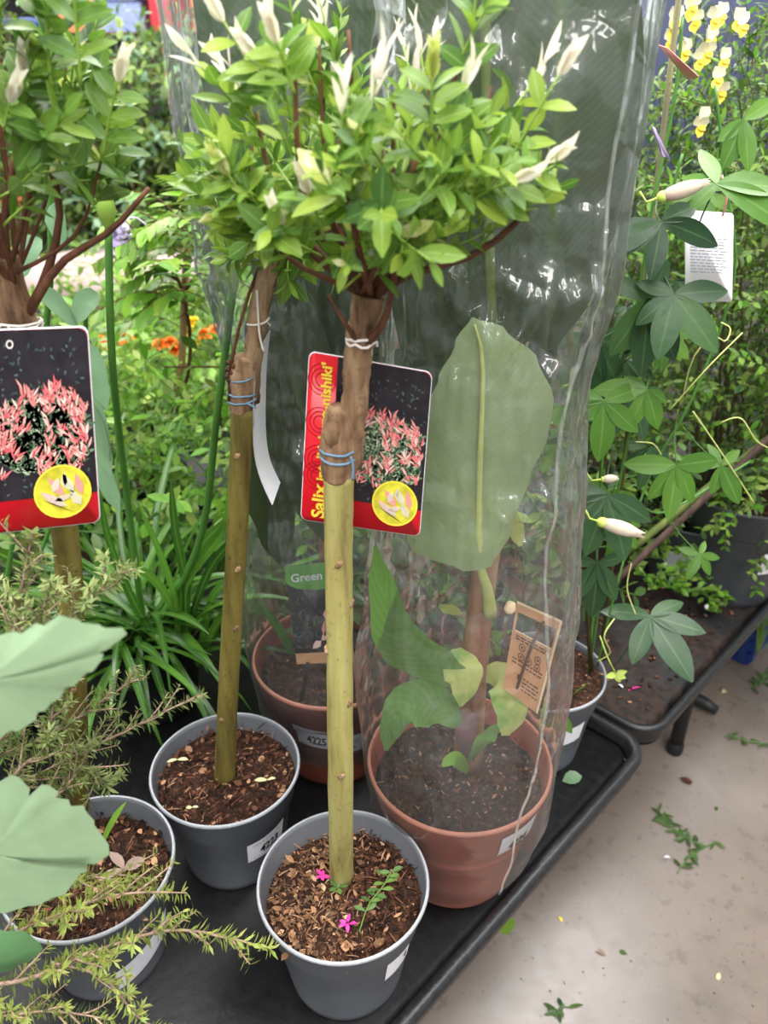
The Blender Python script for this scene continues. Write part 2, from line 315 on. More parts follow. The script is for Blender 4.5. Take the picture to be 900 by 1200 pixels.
    def ball(s, c, rx, ry=None, rz=None, n=10, m=7, mi=0, axis=None, seed=None, amp=0):
        c = Vector(c); ry = ry or rx; rz = rz or rx; vs, fs = [], []
        if axis is not None:
            z = Vector(axis).normalized(); x = z.orthogonal().normalized(); y = z.cross(x)
        else: x, y, z = Vector((1, 0, 0)), Vector((0, 1, 0)), UP
        for i in range(m+1):
            ph = math.pi*i/m
            for k in range(n):
                a = 2*math.pi*k/n; g = 1+(amp*noise.noise(Vector((k*.9+seed, i*.9, seed))) if amp else 0)
                vs.append(c+x*(rx*g*math.sin(ph)*math.cos(a))+y*(ry*g*math.sin(ph)*math.sin(a))+z*(rz*g*math.cos(ph)))
        for i in range(m):
            for k in range(n): fs.append((i*n+k, (i+1)*n+k, (i+1)*n+(k+1) % n, i*n+(k+1) % n))
        s.add(vs, fs, mi)
    def build(s, name, mats, parent=None, origin=None, smooth=True, kind=None, label=None):
        org = ORG[parent.name] if parent is not None else Vector(origin or (0, 0, 0))
        me = bpy.data.meshes.new(name); me.from_pydata([q-org for q in s.v], [], s.f)
        for m in (mats if isinstance(mats, (list, tuple)) else [mats]): me.materials.append(m)
        me.polygons.foreach_set('material_index', s.mi); me.polygons.foreach_set('use_smooth', [smooth]*len(s.f))
        ul = me.uv_layers.new(name='UVMap'); li = [0]*len(me.loops); me.loops.foreach_get('vertex_index', li)
        fl = []
        for i in li: fl += s.uv[i]
        ul.data.foreach_set('uv', fl); me.update()
        o = bpy.data.objects.new(name, me); C.objects.link(o)
        if parent is not None: o.parent = parent
        else: o.location = org
        ORG[o.name] = org
        if kind: o['kind'] = kind
        if label: o['label'] = label
        return o
def tag(o, label, cat, group=None, kind=None):
    o['label'] = label; o['category'] = cat
    if group: o['group'] = group
    if kind: o['kind'] = kind
    return o
def thing(name, loc, label, cat, group=None):
    o = bpy.data.objects.new(name, None); C.objects.link(o); o.location = loc; o.empty_display_size = .05
    ORG[o.name] = Vector(loc); return tag(o, label, cat, group)
def struct(mb, name, mats, **k):
    o = mb.build(name, mats, **k); o['kind'] = 'structure'; return o
def rv(r, a=1.0): return Vector((r.uniform(-a, a), r.uniform(-a, a), r.uniform(-a, a)))
def curve(pts, n=10):
    pts = [Vector(q) for q in pts]; m = len(pts)-1; out = []
    for j in range(n+1):
        x = j/n*m; i = min(int(x), m-1); u = x-i
        a, b, c, d = pts[max(i-1, 0)], pts[i], pts[i+1], pts[min(i+2, m)]
        out.append(((b*2)+(c-a)*u+(a*2-b*5+c*4-d)*u*u+(b*3-a-c*3+d)*u*u*u)*.5)
    return out
_tx = {}
def text2d(s, bold=.0):
    """flat outline of a word: vertices (width-normalised to height 1) and faces"""
    if (s, bold) in _tx: return _tx[(s, bold)]
    cu = bpy.data.curves.new('txt', 'FONT'); cu.body = s; cu.size = 1.0; cu.offset = bold; cu.resolution_u = 3
    ob = bpy.data.objects.new('txt', cu); C.objects.link(ob)
    me = bpy.data.meshes.new_from_object(ob); vs = [tuple(q.co) for q in me.vertices]; fs = [tuple(p.vertices) for p in me.polygons]
    bpy.data.objects.remove(ob); bpy.data.curves.remove(cu); bpy.data.meshes.remove(me)
    x0 = min(q[0] for q in vs); x1 = max(q[0] for q in vs); y0 = min(q[1] for q in vs); y1 = max(q[1] for q in vs)
    vs = [((q[0]-x0)/(x1-x0), (q[1]-y0)/(y1-y0)) for q in vs]
    _tx[(s, bold)] = (vs, fs); return vs, fs

# ------------------------------------------------------------------ setting
UU = Vector((.686, .727, 0)).normalized(); WW = Vector((-UU.y, UU.x, 0)); TO = Vector((0, .494, 0))
def T(a, b, z): return TO+UU*a+WW*b+UP*z
TZ = .54
m = MB(); m.box((0, 3, -.03), 16, 14, .06); struct(m, 'floor', M['concrete'])
m = MB(); m.box((-2.8, 8.0, 2), 7.0, .12, 4); struct(m, 'wall_back', M['wall_warm'])
m = MB(); m.box((4.0, 8.0, 2), 6.6, .12, 4); struct(m, 'wall_right', M['wall_blue'])
# ------------------------------------------------------------------ display tables
def tray_table(name, a0, a1, b0, b1, label, base_mat, legs, bars=(), lk=.85):
    root = thing(name, T((a0+a1)/2, (b0+b1)/2, 0), label, 'table')
    R = .045; path = []
    for ca, cb, st in ((a1-R, b1-R, 0), (a0+R, b1-R, 90), (a0+R, b0+R, 180), (a1-R, b0+R, 270)):
        for k in range(9):
            an = math.radians(st+k*90/8); path.append((ca, cb, math.cos(an), math.sin(an)))
    # lip: a rounded rim section swept round the tray, with inner and outer walls
    sec = [(-.016, .0), (-.012, .012), (-.008, .018), (-.002, .0205), (.004, .020), (.009, .016), (.0105, .008), (.008, -.002), (.0055, -.004), (.002, -.028), (-.006, -.034)]
    sec = [(r*lk, z*(lk if z > -.01 else .8)) for r, z in sec]; vs, fs = [], []; n = len(sec); L = len(path)
    for ca, cb, ex, ey in path:
        for r, z in sec: vs.append(T(ca+ex*(R+r), cb+ey*(R+r), TZ+z))
    for i in range(L):
        j = (i+1) % L
        for k in range(n-1): fs.append((i*n+k, j*n+k, j*n+k+1, i*n+k+1))
    mm = MB(); mm.add(vs, fs); mm.build('lip', M['lip'], root)
    mm = MB(); vs = [T(ca+ex*(R-.02), cb+ey*(R-.02), TZ) for ca, cb, ex, ey in path]
    vs += [T(ca+ex*(R-.005), cb+ey*(R-.005), TZ-.034) for ca, cb, ex, ey in path]
    mm.add(vs, [tuple(range(L)), tuple(range(2*L-1, L-1, -1))]+[(i, i+L, (i+1) % L+L, (i+1) % L) for i in range(L)])
    mm.build('tray_bed', base_mat, root)
    for a, b in legs:
        q = MB(); q.tube([T(a, b, TZ-.034), T(a, b, .012)], .0165, 12); q.lathe([(.0185, 0), (.0195, .004), (.0195, .03), (.017, .034)], T(a, b, 0), 12, cap=True); q.build('leg', M['steel_black'], root)
    for a, b, c in bars:
        q = MB(); q.tube([T(a, b, .02), T(a, b+.03, .024), T(a, c, .024)], [.012, .0165, .0165], 10); q.build('foot_bar', M['steel_black'], root)
        q = MB(); q.tube([T(a, (b+c)/2, .03), T(a, (b+c)/2, TZ-.034)], .0165, 10); q.build('leg', M['steel_black'], root)
    return root
tray_table('display_table', -1.2, .585, -.012, 1.15, 'black tray table nearest the camera holding the willow trees', M['tray'], [(-1.0, .2), (.3, .35), (-1.0, .95), (.3, .95)])
tray_table('display_table', .612, 2.7, -.006, 1.15, 'soil strewn black tray table carrying the climbing plants', M['tray_dirty'], [(1.166, .123), (2.4, .123), (2.4, .95)], [(1.35, .10, 1.0)], .62)

# ------------------------------------------------------------------ pots
GREY = [(.0, .0), (.062, 0), (.0655, .003), (.067, .012), (.0815, .112), (.0845, .116), (.0858, .118), (.0915, .152), (.0940, .155), (.0948, .158)]
GREY_IN = [(.0948, .158), (.0945, .1605), (.0922, .1605), (.0905, .155), (.0850, .118), (.0800, .108), (.078, .09)]
ORNG = [(.0, .0), (.075, 0), (.078, .003), (.079, .010), (.0975, .125), (.1025, .130), (.104, .133), (.1115, .180), (.1135, .183), (.1145, .187)]
ORNG_IN = [(.1145, .187), (.1140, .190), (.1112, .190), (.1095, .183), (.101, .130), (.096, .12), (.094, .10)]
def scaled(p, k, h=1.0): return [(r*k, z*k*h) for r, z in p]
def rad_at(prof, z):
    for (r0, z0), (r1, z1) in zip(prof, prof[1:]):
        if z0 <= z <= z1 and z1 > z0: return r0+(r1-r0)*(z-z0)/(z1-z0)
    return prof[-1][0]
def pot(root, c, prof, inner, mat, rimmat, soil_z, rsoil, chips=0, chipmat='chips', seed=1, chipsize=1.0, patchy=False):
    m = MB(); m.lathe(prof, c, 64, 0); m.lathe(inner, c, 64, 0)
    m.lathe([(prof[-1][0]-.0005, prof[-1][1]-.002), (prof[-1][0]+.0006, prof[-1][1]), (inner[1][0], inner[1][1]+.0006), (inner[2][0], inner[2][1]+.0004)], c, 64, 1)
    m.build('pot', [mat, rimmat], root)
    r = random.Random(seed); m = MB(); vs, fs = [], []; NR, NA = 12, 40; c = Vector(c)
    for i in range(NR+1):
        for k in range(NA):
            a = 2*math.pi*k/NA; q = rsoil*i/NR
            p = Vector((q*math.cos(a), q*math.sin(a), 0)); p.z = soil_z+.005*noise.noise(p*38+Vector((seed, 0, 0)))+.003*noise.noise(p*110)-(.004*(i/NR)**4)
            vs.append(c+p)
    for i in range(NR):
        for k in range(NA): fs.append((i*NA+k, (i+1)*NA+k, (i+1)*NA+(k+1) % NA, i*NA+(k+1) % NA))
    m.add(vs, fs); m.build('soil', M['soil'], root)
    if chips:
        m = MB()
        for _ in range(chips):
            a = r.uniform(0, 6.283); q = rsoil*.97*math.sqrt(r.random()); p = c+Vector((q*math.cos(a), q*math.sin(a), soil_z+r.uniform(.001, .007)))
            d = Vector((r.uniform(-1, 1), r.uniform(-1, 1), r.uniform(-.45, .45))); L = r.choice((.004, .005, .006, .008, .010, .015))*r.uniform(.7, 1.2)*chipsize
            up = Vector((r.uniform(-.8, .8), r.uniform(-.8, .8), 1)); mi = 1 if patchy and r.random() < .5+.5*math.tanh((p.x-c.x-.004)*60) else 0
            if r.random() < .35: m.tube([p, p+d.normalized()*L*.8+UP*.001, p+d.normalized()*L*1.6], [.0005, .0007, .0003], 4, mi)
            else: m.leaf(p, d, up, L, L*r.uniform(.25, .75), r.choice(('obov', 'strap', 'ovate')), 3, r.uniform(-.6, .8), r.uniform(-.3, .5), mi)
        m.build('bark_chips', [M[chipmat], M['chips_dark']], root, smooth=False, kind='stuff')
def cam_angle(c): return math.atan2(-c[1], -c[0])
def on_pot(c, prof, ac, hw, z0, z1, skew=0.0, off=.0008):
    """mapping (u,v in 0..1) onto the pot wall; ac = angle right of the side facing the camera"""
    base = cam_angle(c)
    def f(u, v, h=0.0):
        a = base+math.radians(ac+(u-.5)*2*hw); z = z0+(z1-z0)*v+skew*(u-.5); r = rad_at(prof, z)+off+h
        return Vector(c)+Vector((r*math.cos(a), r*math.sin(a), z))
    return f
def grid(m, f, u0, v0, u1, v1, nu=8, nv=3, h=0.0, mi=0):
    vs = [f(u0+(u1-u0)*i/nu, v0+(v1-v0)*j/nv, h) for j in range(nv+1) for i in range(nu+1)]
    m.add(vs, [(j*(nu+1)+i, j*(nu+1)+i+1, (j+1)*(nu+1)+i+1, (j+1)*(nu+1)+i) for j in range(nv) for i in range(nu)], mi)
def put_text(m, f, s, u0, v0, u1, v1, bold=.03, h=.0006, mi=0, vert=False):
    vs, fs = text2d(s, bold)
    if vert: m.add([f(u0+(u1-u0)*(1-y), v0+(v1-v0)*x, h) for x, y in vs], fs, mi)
    else: m.add([f(u0+(u1-u0)*x, v0+(v1-v0)*y, h) for x, y in vs], fs, mi)
def sticker(root, f, num=None, tr=(.30, .24, .80, .66), lines=True):
    m = MB(); grid(m, f, 0, 0, 1, 1, 10, 4); st = m.build('price_sticker', M['paper'], root)
    if num: m = MB(); put_text(m, f, num, *tr, bold=.035); m.build('number', M['ink'], st)
    if lines:
        m = MB(); r = random.Random(3)
        for y in (.78, .86, .10):
            x = .14
            while x < .86:
                w = r.uniform(.03, .09); grid(m, f, x, y, min(.9, x+w), y+.035, 2, 1, .0005); x += w+.02
        m.build('lettering', M['greyink'], st)
    return st

# ------------------------------------------------------------------ willow standards
def trunk_mb(pts, rads, nodes=(), seed=0, n=14):
    m = MB(); cp = curve(pts, 28); rr = []
    for j in range(29):
        x = j/28*(len(rads)-1); i = min(int(x), len(rads)-2); rr.append(rads[i]+(rads[i+1]-rads[i])*(x-i))
    m.tube(cp, rr, n)
    for q in range(len(m.v)):
        p = m.v[q]; i = q//n; ctr = cp[i]; dd = p-ctr
        if dd.length > 1e-6: m.v[q] = p+dd.normalized()*(.0007*noise.noise(p*70+Vector((seed, 0, 0))))
    m.scars = []
    for t, an in nodes:
        p = cp[min(28, int(t*28))]; r = rr[min(28, int(t*28))]; d = Vector((math.sin(an), -math.cos(an), .15)).normalized()
        sm = MB(); m.scars.append(sm); sm.ball(p+d*r*.93, .0048, .0030, .0028, 9, 6, 0, d, seed=t*9, amp=.25); sm.ball(p+d*r*1.0+UP*.002, .0022, .0018, .0022, 7, 5, 0, d)
    return m
def shoot_leaves(fo, shm, r, p0, d0, L, lsize, cream, mis):
    n = max(3, int(L/.0105)); pts = [p0]; d = Vector(d0).normalized(); p = Vector(p0)
    for i in range(n):
        d = (d+rv(r, .10)+UP*.05).normalized(); p = p+d*(L/n); pts.append(p.copy())
    shm.tube(pts, [.0011-.0005*i/n for i in range(n+1)], 5)
    a0 = r.uniform(0, 3.14)
    for i in range(1, n+1):
        t = i/n; tg = (pts[i]-pts[i-1]).normalized(); x = tg.orthogonal().normalized(); y = tg.cross(x)
        an = a0+i*1.57+r.uniform(-.3, .3)
        for sgn in (1, -1):
            sd = (x*math.cos(an)+y*math.sin(an))*sgn
            if cream and t > .62:
                dr = (tg*1.0+sd*r.uniform(.12, .45)).normalized(); fo.leaf(pts[i], dr, sd*-1, lsize*r.uniform(.8, 1.2), lsize*.25, 'ellip', 4, r.uniform(-.2, .4), .5, mis[2])
            else:
                o = r.uniform(.55, 1.1)*(1 if t < .85 else .6); dr = (tg*.75+sd*o+UP*.08).normalized(); sz = lsize*(.55+.75*math.sin(math.pi*(.15+.75*t)))*r.uniform(.8, 1.1)
                up = (tg*1.1-dr*.5+UP*.35+rv(r, .25)); mi = mis[1] if r.random() < (.30 if cream else .12) else mis[0]
                if r.random() < .03+(.1 if cream else 0): mi = mis[3]
                fo.leaf(pts[i], dr, up, sz, sz*r.uniform(.34, .50), 'ellip', 4, r.uniform(-.1, .6), .22, mi)
def salix_head(root, crown, ctr, rad, seed, nbr, nsh, lsize=.024, extra=(), cream_z=0.0, leafmats=None, zmin=0.0, special=()):
    r = random.Random(seed); br = MB(); fo = MB(); shm = MB(); paths = []
    crown = Vector(crown); ctr = Vector(ctr)
    for pts, ra in extra:
        cp = curve(pts, 8); br.tube(cp, [ra*(1-.55*i/8) for i in range(9)], 8); paths.append(cp)
    for k in range(nbr):
        a = 2*math.pi*(k+r.uniform(-.3, .3))/nbr; e = r.uniform(-.1, 1.1)
        tgt = ctr+Vector((rad[0]*.72*math.cos(a)*math.cos(e), rad[1]*.72*math.sin(a)*math.cos(e), rad[2]*.75*math.sin(e)-.01))
        mid = crown.lerp(tgt, .5)+Vector((math.cos(a)*.015, math.sin(a)*.015, -.004))+rv(r, .008)
        cp = curve([crown+rv(r, .005), mid, tgt], 8); ra = r.uniform(.0018, .0032)
        br.tube(cp, [ra*(1-.6*i/8) for i in range(9)], 6); paths.append(cp)
    k = 0; tries = 0
    while k < nsh and tries < nsh*6:
        tries += 1
        cp = r.choice(paths); t = r.uniform(.30, 1.0); p0 = cp[int(t*8)]; q = p0-ctr
        o = Vector((q.x/rad[0], q.y/rad[1], q.z/rad[2])); out = o.normalized() if o.length > .05 else UP
        d0 = out*r.uniform(.4, 1.0)+UP*r.uniform(.2, 1.0)+rv(r, .65); L = r.uniform(.035, .085)
        end = p0+d0.normalized()*L-ctr; e2 = Vector((end.x/rad[0], end.y/rad[1], end.z/rad[2]))
        if e2.length > 1.12 or p0.z+d0.normalized().z*L < zmin or p0.z < zmin-.012: continue
        cream = (p0.z+d0.normalized().z*L) > cream_z and r.random() < .8
        shoot_leaves(fo, shm, r, p0, d0, L, lsize*r.uniform(.62, 1.22), cream, (0, 1, 2, 3)); k += 1
    for p0, p1, tipmat in special:                           # single shoots that stand clear of the head
        p0 = Vector(p0); p1 = Vector(p1); L = (p1-p0).length; pts = curve([p0, p0.lerp(p1, .5)+UP*L*.04, p1], 8); shm.tube(pts, [.0013-.0006*i/8 for i in range(9)], 6)
        for i, sz in ((2, .026), (4, .024), (6, .022)):
            tg = (pts[i]-pts[i-1]).normalized(); x = tg.cross(TOCAM).normalized()
            for sg in (1, -1): fo.leaf(pts[i], tg*.6+x*sg*.8+rv(r, .2), TOCAM+UP*.6+rv(r, .3), sz, sz*.48, 'ellip', 4, .4, .25, 0)
        tg = (pts[8]-pts[6]).normalized(); x = tg.orthogonal().normalized(); y = tg.cross(x)
        for a in range(4):
            sd = x*math.cos(a*1.57)+y*math.sin(a*1.57); fo.leaf(p1-tg*.001, tg+sd*.10, sd*-1, .026*(1-.1*a), .009, 'ellip', 5, .15, .55, tipmat)
    br.build('branches', M['twig'], root); shm.build('green_shoots', M['greenstem'], root)
    fo.build('foliage', leafmats or [M['salix'], M['salix_deep'], M['cream'], M['lime']], root)
def tie(root, c, rx, n, mat, seed, name, tail=None):
    r = random.Random(seed); m = MB(); pts = []
    for i in range(n*16+1):
        a = i/16*6.283; pts.append(Vector(c)+Vector((rx*math.cos(a), rx*math.sin(a), .0035*math.sin(a*.5+seed)+i*.0001*r.uniform(.4, 1.5))))
    m.tube(pts, .0011, 6)
    if tail: m.tube(curve(tail, 8), .0011, 6)
    return m.build(name, mat, root)

# --- willow A, in front
ca = Vector((-.045, .572, TZ))
A = thing('potted_willow_tree', ca, 'willow tree with pale green bare trunk in the frontmost grey pot', 'potted tree', 'grafted willow trees in grey pots')
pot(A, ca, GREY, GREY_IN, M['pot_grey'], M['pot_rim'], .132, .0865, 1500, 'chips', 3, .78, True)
sticker(A, on_pot(ca, GREY, 47, 15, .075, .112, .0), '4', (.66, .3, .80, .66), lines=False)
ta = [V(400, 1032, z=TZ+.128), V(399, 900, y=.570), V(398, 760, y=.574), V(397, 640, y=.578), V(397, 556, y=.580)]
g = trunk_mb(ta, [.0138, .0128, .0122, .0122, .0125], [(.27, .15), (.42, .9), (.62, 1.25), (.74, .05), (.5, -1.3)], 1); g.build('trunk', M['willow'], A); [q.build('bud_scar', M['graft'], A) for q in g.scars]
g = trunk_mb([V(397, 560, y=.580), V(396, 535, y=.580), V(397, 500, y=.579), V(400, 478, y=.578)], [.0128, .0140, .0132, .0095], (), 2)
g.ball(V(388, 505, y=.570), .008, .008, .013, 10, 7, 0, seed=2, amp=.3)
g.tube(curve([V(412, 545, y=.582), V(416, 480, y=.578), V(420, 410, y=.575), V(432, 345, y=.572)], 40), [.0085+.0031*i/40 for i in range(41)], 20)
for q in range(len(g.v)): g.v[q] = g.v[q]+Vector((1, -.6, 0))*(.0022*noise.noise(g.v[q]*80)+.0012*noise.noise(g.v[q]*190))
g.build('graft_stem', M['graft'], A)
crownA = V(430, 345, y=.572)
tie(A, V(397, 532, y=.580), .0148, 2, M['string_blue'], 2, 'graft_tie', [V(411, 535, y=.566), V(414, 548, y=.566), V(413, 562, y=.566)])
tie(A, V(424, 400, y=.574), .0112, 2, M['string_white'], 5, 'tag_string', [V(436, 404, y=.575), V(434, 420, y=.585), V(431, 434, y=.600)])
exA = [([V(437, 350, y=.572), V(470, 325, y=.562), V(560, 296, y=.556), V(618, 248, y=.552)], .0042),
       ([V(440, 350, y=.570), V(462, 300, y=.560), V(476, 240, y=.552), V(487, 184, y=.548)], .0036),
       ([V(425, 345, y=.572), V(410, 315, y=.560), V(390, 262, y=.548), V(378, 240, y=.545)], .0036),
       ([V(432, 400, y=.566), V(452, 372, y=.560), V(466, 300, y=.550), V(470, 255, y=.55)], .0032),
       ([V(420, 402, y=.566), V(402, 375, y=.560), V(385, 345, y=.556)], .0022),
       ([V(425, 350, y=.575), V(370, 300, y=.585), V(315, 265, y=.575), V(303, 250, y=.565)], .0034),
       ([V(430, 345, y=.575), V(430, 250, y=.590), V(420, 120, y=.600)], .0034)]
spA = [(V(560, 265, y=.55), V(655, 88, y=.535), 2), (V(560, 255, y=.54), V(640, 190, y=.53), 2), (V(545, 240, y=.53), V(600, 212, y=.515), 2),
       (V(330, 150, y=.56), V(262, 25, y=.56), 2), (V(330, 120, y=.55), V(300, 70, y=.55), 2), (V(345, 110, y=.54), V(325, 50, y=.53), 2), (V(540, 200, y=.56), V(560, -30, y=.55), 2),
       (V(380, 280, y=.53), V(362, 225, y=.51), 2), (V(505, 160, y=.53), V(507, 92, y=.52), 3), (V(300, 260, y=.54), V(268, 205, y=.535), 3), (V(345, 290, y=.53), V(332, 262, y=.52), 2)]
salix_head(A, crownA, V(443, 178, y=.575), (.118, .095, .118), 11, 13, 100, .0215, exA, 1.475, zmin=1.376, special=spA)
# weed, petals in the front pot
m = MB(); r = random.Random(2)
wp = curve([V(421, 1092, z=.678), V(432, 1060, z=.685), V(448, 1040, z=.692), V(458, 1022, z=.70)], 8); m.tube(wp, .0010, 5)
for i in (2, 3, 4, 5, 6, 7, 8):
    for sg in (1, -1): m.leaf(wp[i], Vector((sg*.9, r.uniform(-.3, .6), .3)), UP+rv(r, .4), r.uniform(.010, .017), .006, 'obov', 4, .4, .2, 0)
for k in range(5): a = k*1.257; m.leaf(V(396, 1040, z=.682), Vector((math.cos(a), math.sin(a), .5)), UP, .012, .006, 'obov', 4, .3, .2, 0)
m.build('weed_seedling', M['salix_deep'], A)
def petal(px, py, z, mat, label, n=5, s=.010, name='fallen_petal', cat='petal', group=None):
    m = MB(); c = V(px, py, z=z); r = random.Random(px)
    for k in range(n): a = k*6.283/n+r.uniform(-.4, .4); m.leaf(c, Vector((math.cos(a), math.sin(a), r.uniform(0, .5))), UP+rv(r, .3), s*r.uniform(.7, 1.2), s*.45, 'ellip', 4, .3, .2)
    return tag(m.build(name, mat, origin=c), label, cat, group)
petal(377, 1026, .679, M['magenta'], 'magenta fallen flower beside the foot of the front trunk')
petal(407, 1082, .679, M['magenta'], 'magenta fallen flower near the front rim of the front grey pot')
# --- willow B, behind, pot 4223
cb = Vector((-.203, .736, TZ))
B = thing('potted_willow_tree', cb, 'willow tree with dark olive trunk in the grey pot numbered 4223', 'potted tree', 'grafted willow trees in grey pots')
pot(B, cb, GREY, GREY_IN, M['pot_grey'], M['pot_rim'], .140, .0875, 1200, 'chips_dark', 5, .75)
sticker(B, on_pot(cb, GREY, 30, 21, .062, .100, .004), '4223')
tb = [V(263, 916, z=TZ+.134), V(268, 800, y=.738), V(275, 680, y=.742), V(281, 560, y=.748), V(285, 478, y=.750)]
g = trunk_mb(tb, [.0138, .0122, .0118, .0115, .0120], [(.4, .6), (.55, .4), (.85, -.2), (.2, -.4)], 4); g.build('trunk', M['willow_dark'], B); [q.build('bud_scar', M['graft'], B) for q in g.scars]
g = trunk_mb([V(285, 482, y=.750), V(284, 460, y=.750), V(282, 436, y=.749), V(287, 418, y=.748)], [.0122, .0135, .0125, .008], (), 6)
g.tube(curve([V(295, 470, y=.752), V(297, 420, y=.750), V(304, 360, y=.75), V(318, 300, y=.752)], 30), [.0075+.003*i/30 for i in range(31)], 14)
for q in range(len(g.v)): g.v[q] = g.v[q]+Vector((1, -.6, 0))*(.002*noise.noise(g.v[q]*80)+.001*noise.noise(g.v[q]*190))
g.build('graft_stem', M['graft'], B)
m = MB(); m.tube(curve([V(268, 470, y=.742), V(272, 420, y=.742), V(290, 350, y=.744), V(310, 300, y=.75)], 10), .0017, 6)
r = random.Random(8)
for i in range(6): m.ball(V(270+r.uniform(-4, 4), 425+i*4, y=.741), .003, n=6, m=4)
m.build('side_twig', M['twig'], B)
tie(B, V(284, 466, y=.750), .0142, 2, M['string_blue'], 3, 'graft_tie', [V(290, 473, y=.737), V(300, 478, y=.736)])
tie(B, V(284, 443, y=.750), .0136, 1, M['string_blue'], 4, 'upper_graft_tie')
tie(B, V(303, 378, y=.750), .0105, 1, M['string_white'], 4, 'tag_string', [V(301, 340, y=.738), V(304, 390, y=.738), V(309, 412, y=.738)])
exB = [([V(318, 302, y=.752), V(330, 280, y=.752), V(350, 230, y=.756)], .005), ([V(318, 302, y=.752), V(305, 290, y=.745), V(300, 250, y=.74)], .0035), ([V(318, 302, y=.752), V(350, 290, y=.745), V(390, 270, y=.75)], .004)]
salix_head(B, V(318, 302, y=.752), V(345, 190, y=.755), (.10, .08, .11), 23, 8, 46, .025, exB, 1.56)
petal(208, 890, .692, M['yellow_leaf'], 'pale yellow fallen leaf left of the trunk in pot 4223', 2, .016, 'fallen_leaf', 'leaf')
petal(313, 914, .692, M['yellow_leaf'], 'pale yellow fallen leaf right of the trunk in pot 4223', 2, .015, 'fallen_leaf', 'leaf')
petal(225, 946, .690, M['yellow_leaf'], 'small yellow leaf by the front rim of pot 4223', 2, .010, 'fallen_leaf', 'leaf')
# --- willow C, at the left
cc = Vector((-.333, .594, TZ))
Cw = thing('potted_willow_tree', cc, 'willow tree at the far left with a picture tag hanging before its trunk', 'potted tree', 'grafted willow trees in grey pots')
pot(Cw, cc, GREY, GREY_IN, M['pot_grey'], M['pot_rim'], .134, .0865, 1200, 'chips_dark', 9, .8)
sticker(Cw, on_pot(cc, GREY, 26, 30, .035, .075, .03), None, lines=False)
tc_ = [V(92, 952, z=TZ+.13), V(88, 850, y=.613), V(84, 740, y=.618), V(76, 622, y=.622), V(52, 480, y=.625), V(25, 385, y=.625)]
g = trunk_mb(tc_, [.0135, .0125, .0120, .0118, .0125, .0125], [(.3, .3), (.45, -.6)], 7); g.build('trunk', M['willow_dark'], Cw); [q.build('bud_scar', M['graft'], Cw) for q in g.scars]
g = trunk_mb([V(25, 387, y=.625), V(18, 360, y=.623), V(12, 335, y=.62), V(6, 300, y=.618)], [.0135, .0135, .0115, .009], (), 9); g.build('graft_stem', M['graft'], Cw)
tie(Cw, V(24, 381, y=.625), .0165, 2, M['string_white'], 6, 'tag_string', [V(10, 382, y=.610), V(12, 392, y=.58), V(9, 396, y=.556)])
exC = [([V(30, 372, y=.622), V(55, 320, y=.615), V(70, 240, y=.610), V(42, 145, y=.605)], .0042), ([V(35, 365, y=.62), V(70, 310, y=.60), V(130, 270, y=.585), V(174, 221, y=.575)], .0036),
       ([V(12, 330, y=.618), V(5, 260, y=.61), V(20, 180, y=.60)], .0042), ([V(8, 310, y=.618), V(-20, 250, y=.61), V(-60, 180, y=.62)], .004)]
spC = [(V(120, 185, y=.58), V(138, 95, y=.57), 2), (V(30, 130, y=.575), V(28, 88, y=.57), 2), (V(60, 110, y=.57), V(50, -60, y=.56), 2), (V(95, 100, y=.56), V(85, -40, y=.55), 2), (V(5, 150, y=.565), V(12, 120, y=.56), 2), (V(0, 60, y=.56), V(5, -60, y=.55), 2)]
salix_head(Cw, V(12, 330, y=.62), V(5, 165, y=.605), (.098, .085, .115), 31, 10, 50, .026, exC, 1.60, [M['salix_mid'], M['salix_deep'], M['cream'], M['lime']], zmin=1.40, special=spC)
m = MB(); m.leaf(V(122, 985, z=.69), Vector((.35, .4, .9)), Vector((-.5, -.6, .4)), .05, .009, 'strap', 6, .5, .3); m.build('seedling_blade', M['fresh'], Cw)
petal(145, 1018, .684, M['dry_leaf'], 'crumpled brownish dry leaf on the soil of the left willow pot', 3, .030, 'fallen_leaf', 'leaf')

# ------------------------------------------------------------------ picture tags
def tag_map(tl, tr, br_, bl, bow=0.0):
    tl, tr, br_, bl = map(Vector, (tl, tr, br_, bl)); nr = (tr-tl).cross(bl-tl).normalized()
    if nr.dot(TOCAM) < 0: nr = -nr
    def f(u, v, h=0.0): return (bl*(1-u)+br_*u)*(1-v)+(tl*(1-u)+tr*u)*v+nr*(h+bow*math.sin(math.pi*v))
    return f
def rrect(m, f, u0, v0, u1, v1, r, h0, h1, asp, mi=0):
    pts = []
    for cu, cv, st in ((u1-r, v1-r*asp, 0), (u0+r, v1-r*asp, 90), (u0+r, v0+r*asp, 180), (u1-r, v0+r*asp, 270)):
        for k in range(7): a = math.radians(st+k*15); pts.append((cu+r*math.cos(a), cv+r*asp*math.sin(a)))
    n = len(pts); vs = [f(u, v, h0) for u, v in pts]+[f(u, v, h1) for u, v in pts]
    m.add(vs, [tuple(range(n-1, -1, -1)), tuple(range(n, 2*n))]+[(i, (i+1) % n, n+(i+1) % n, n+i) for i in range(n)], mi)
def disc(m, f, u, v, r, asp, h, mi=0, n=32): m.add([f(u+r*math.cos(6.2832*k/n), v+r*asp*math.sin(6.2832*k/n), h) for k in range(n)], [tuple(range(n))], mi)
def ring(m, f, u, v, r0, r1, asp, h, a0=0, a1=360, n=28, mi=0):
    vs = []
    for k in range(n+1):
        a = math.radians(a0+(a1-a0)*k/n)
        for r in (r0, r1): vs.append(f(u+r*math.cos(a), v+r*asp*math.sin(a), h))
    m.add(vs, [(2*k, 2*k+1, 2*k+3, 2*k+2) for k in range(n)], mi)
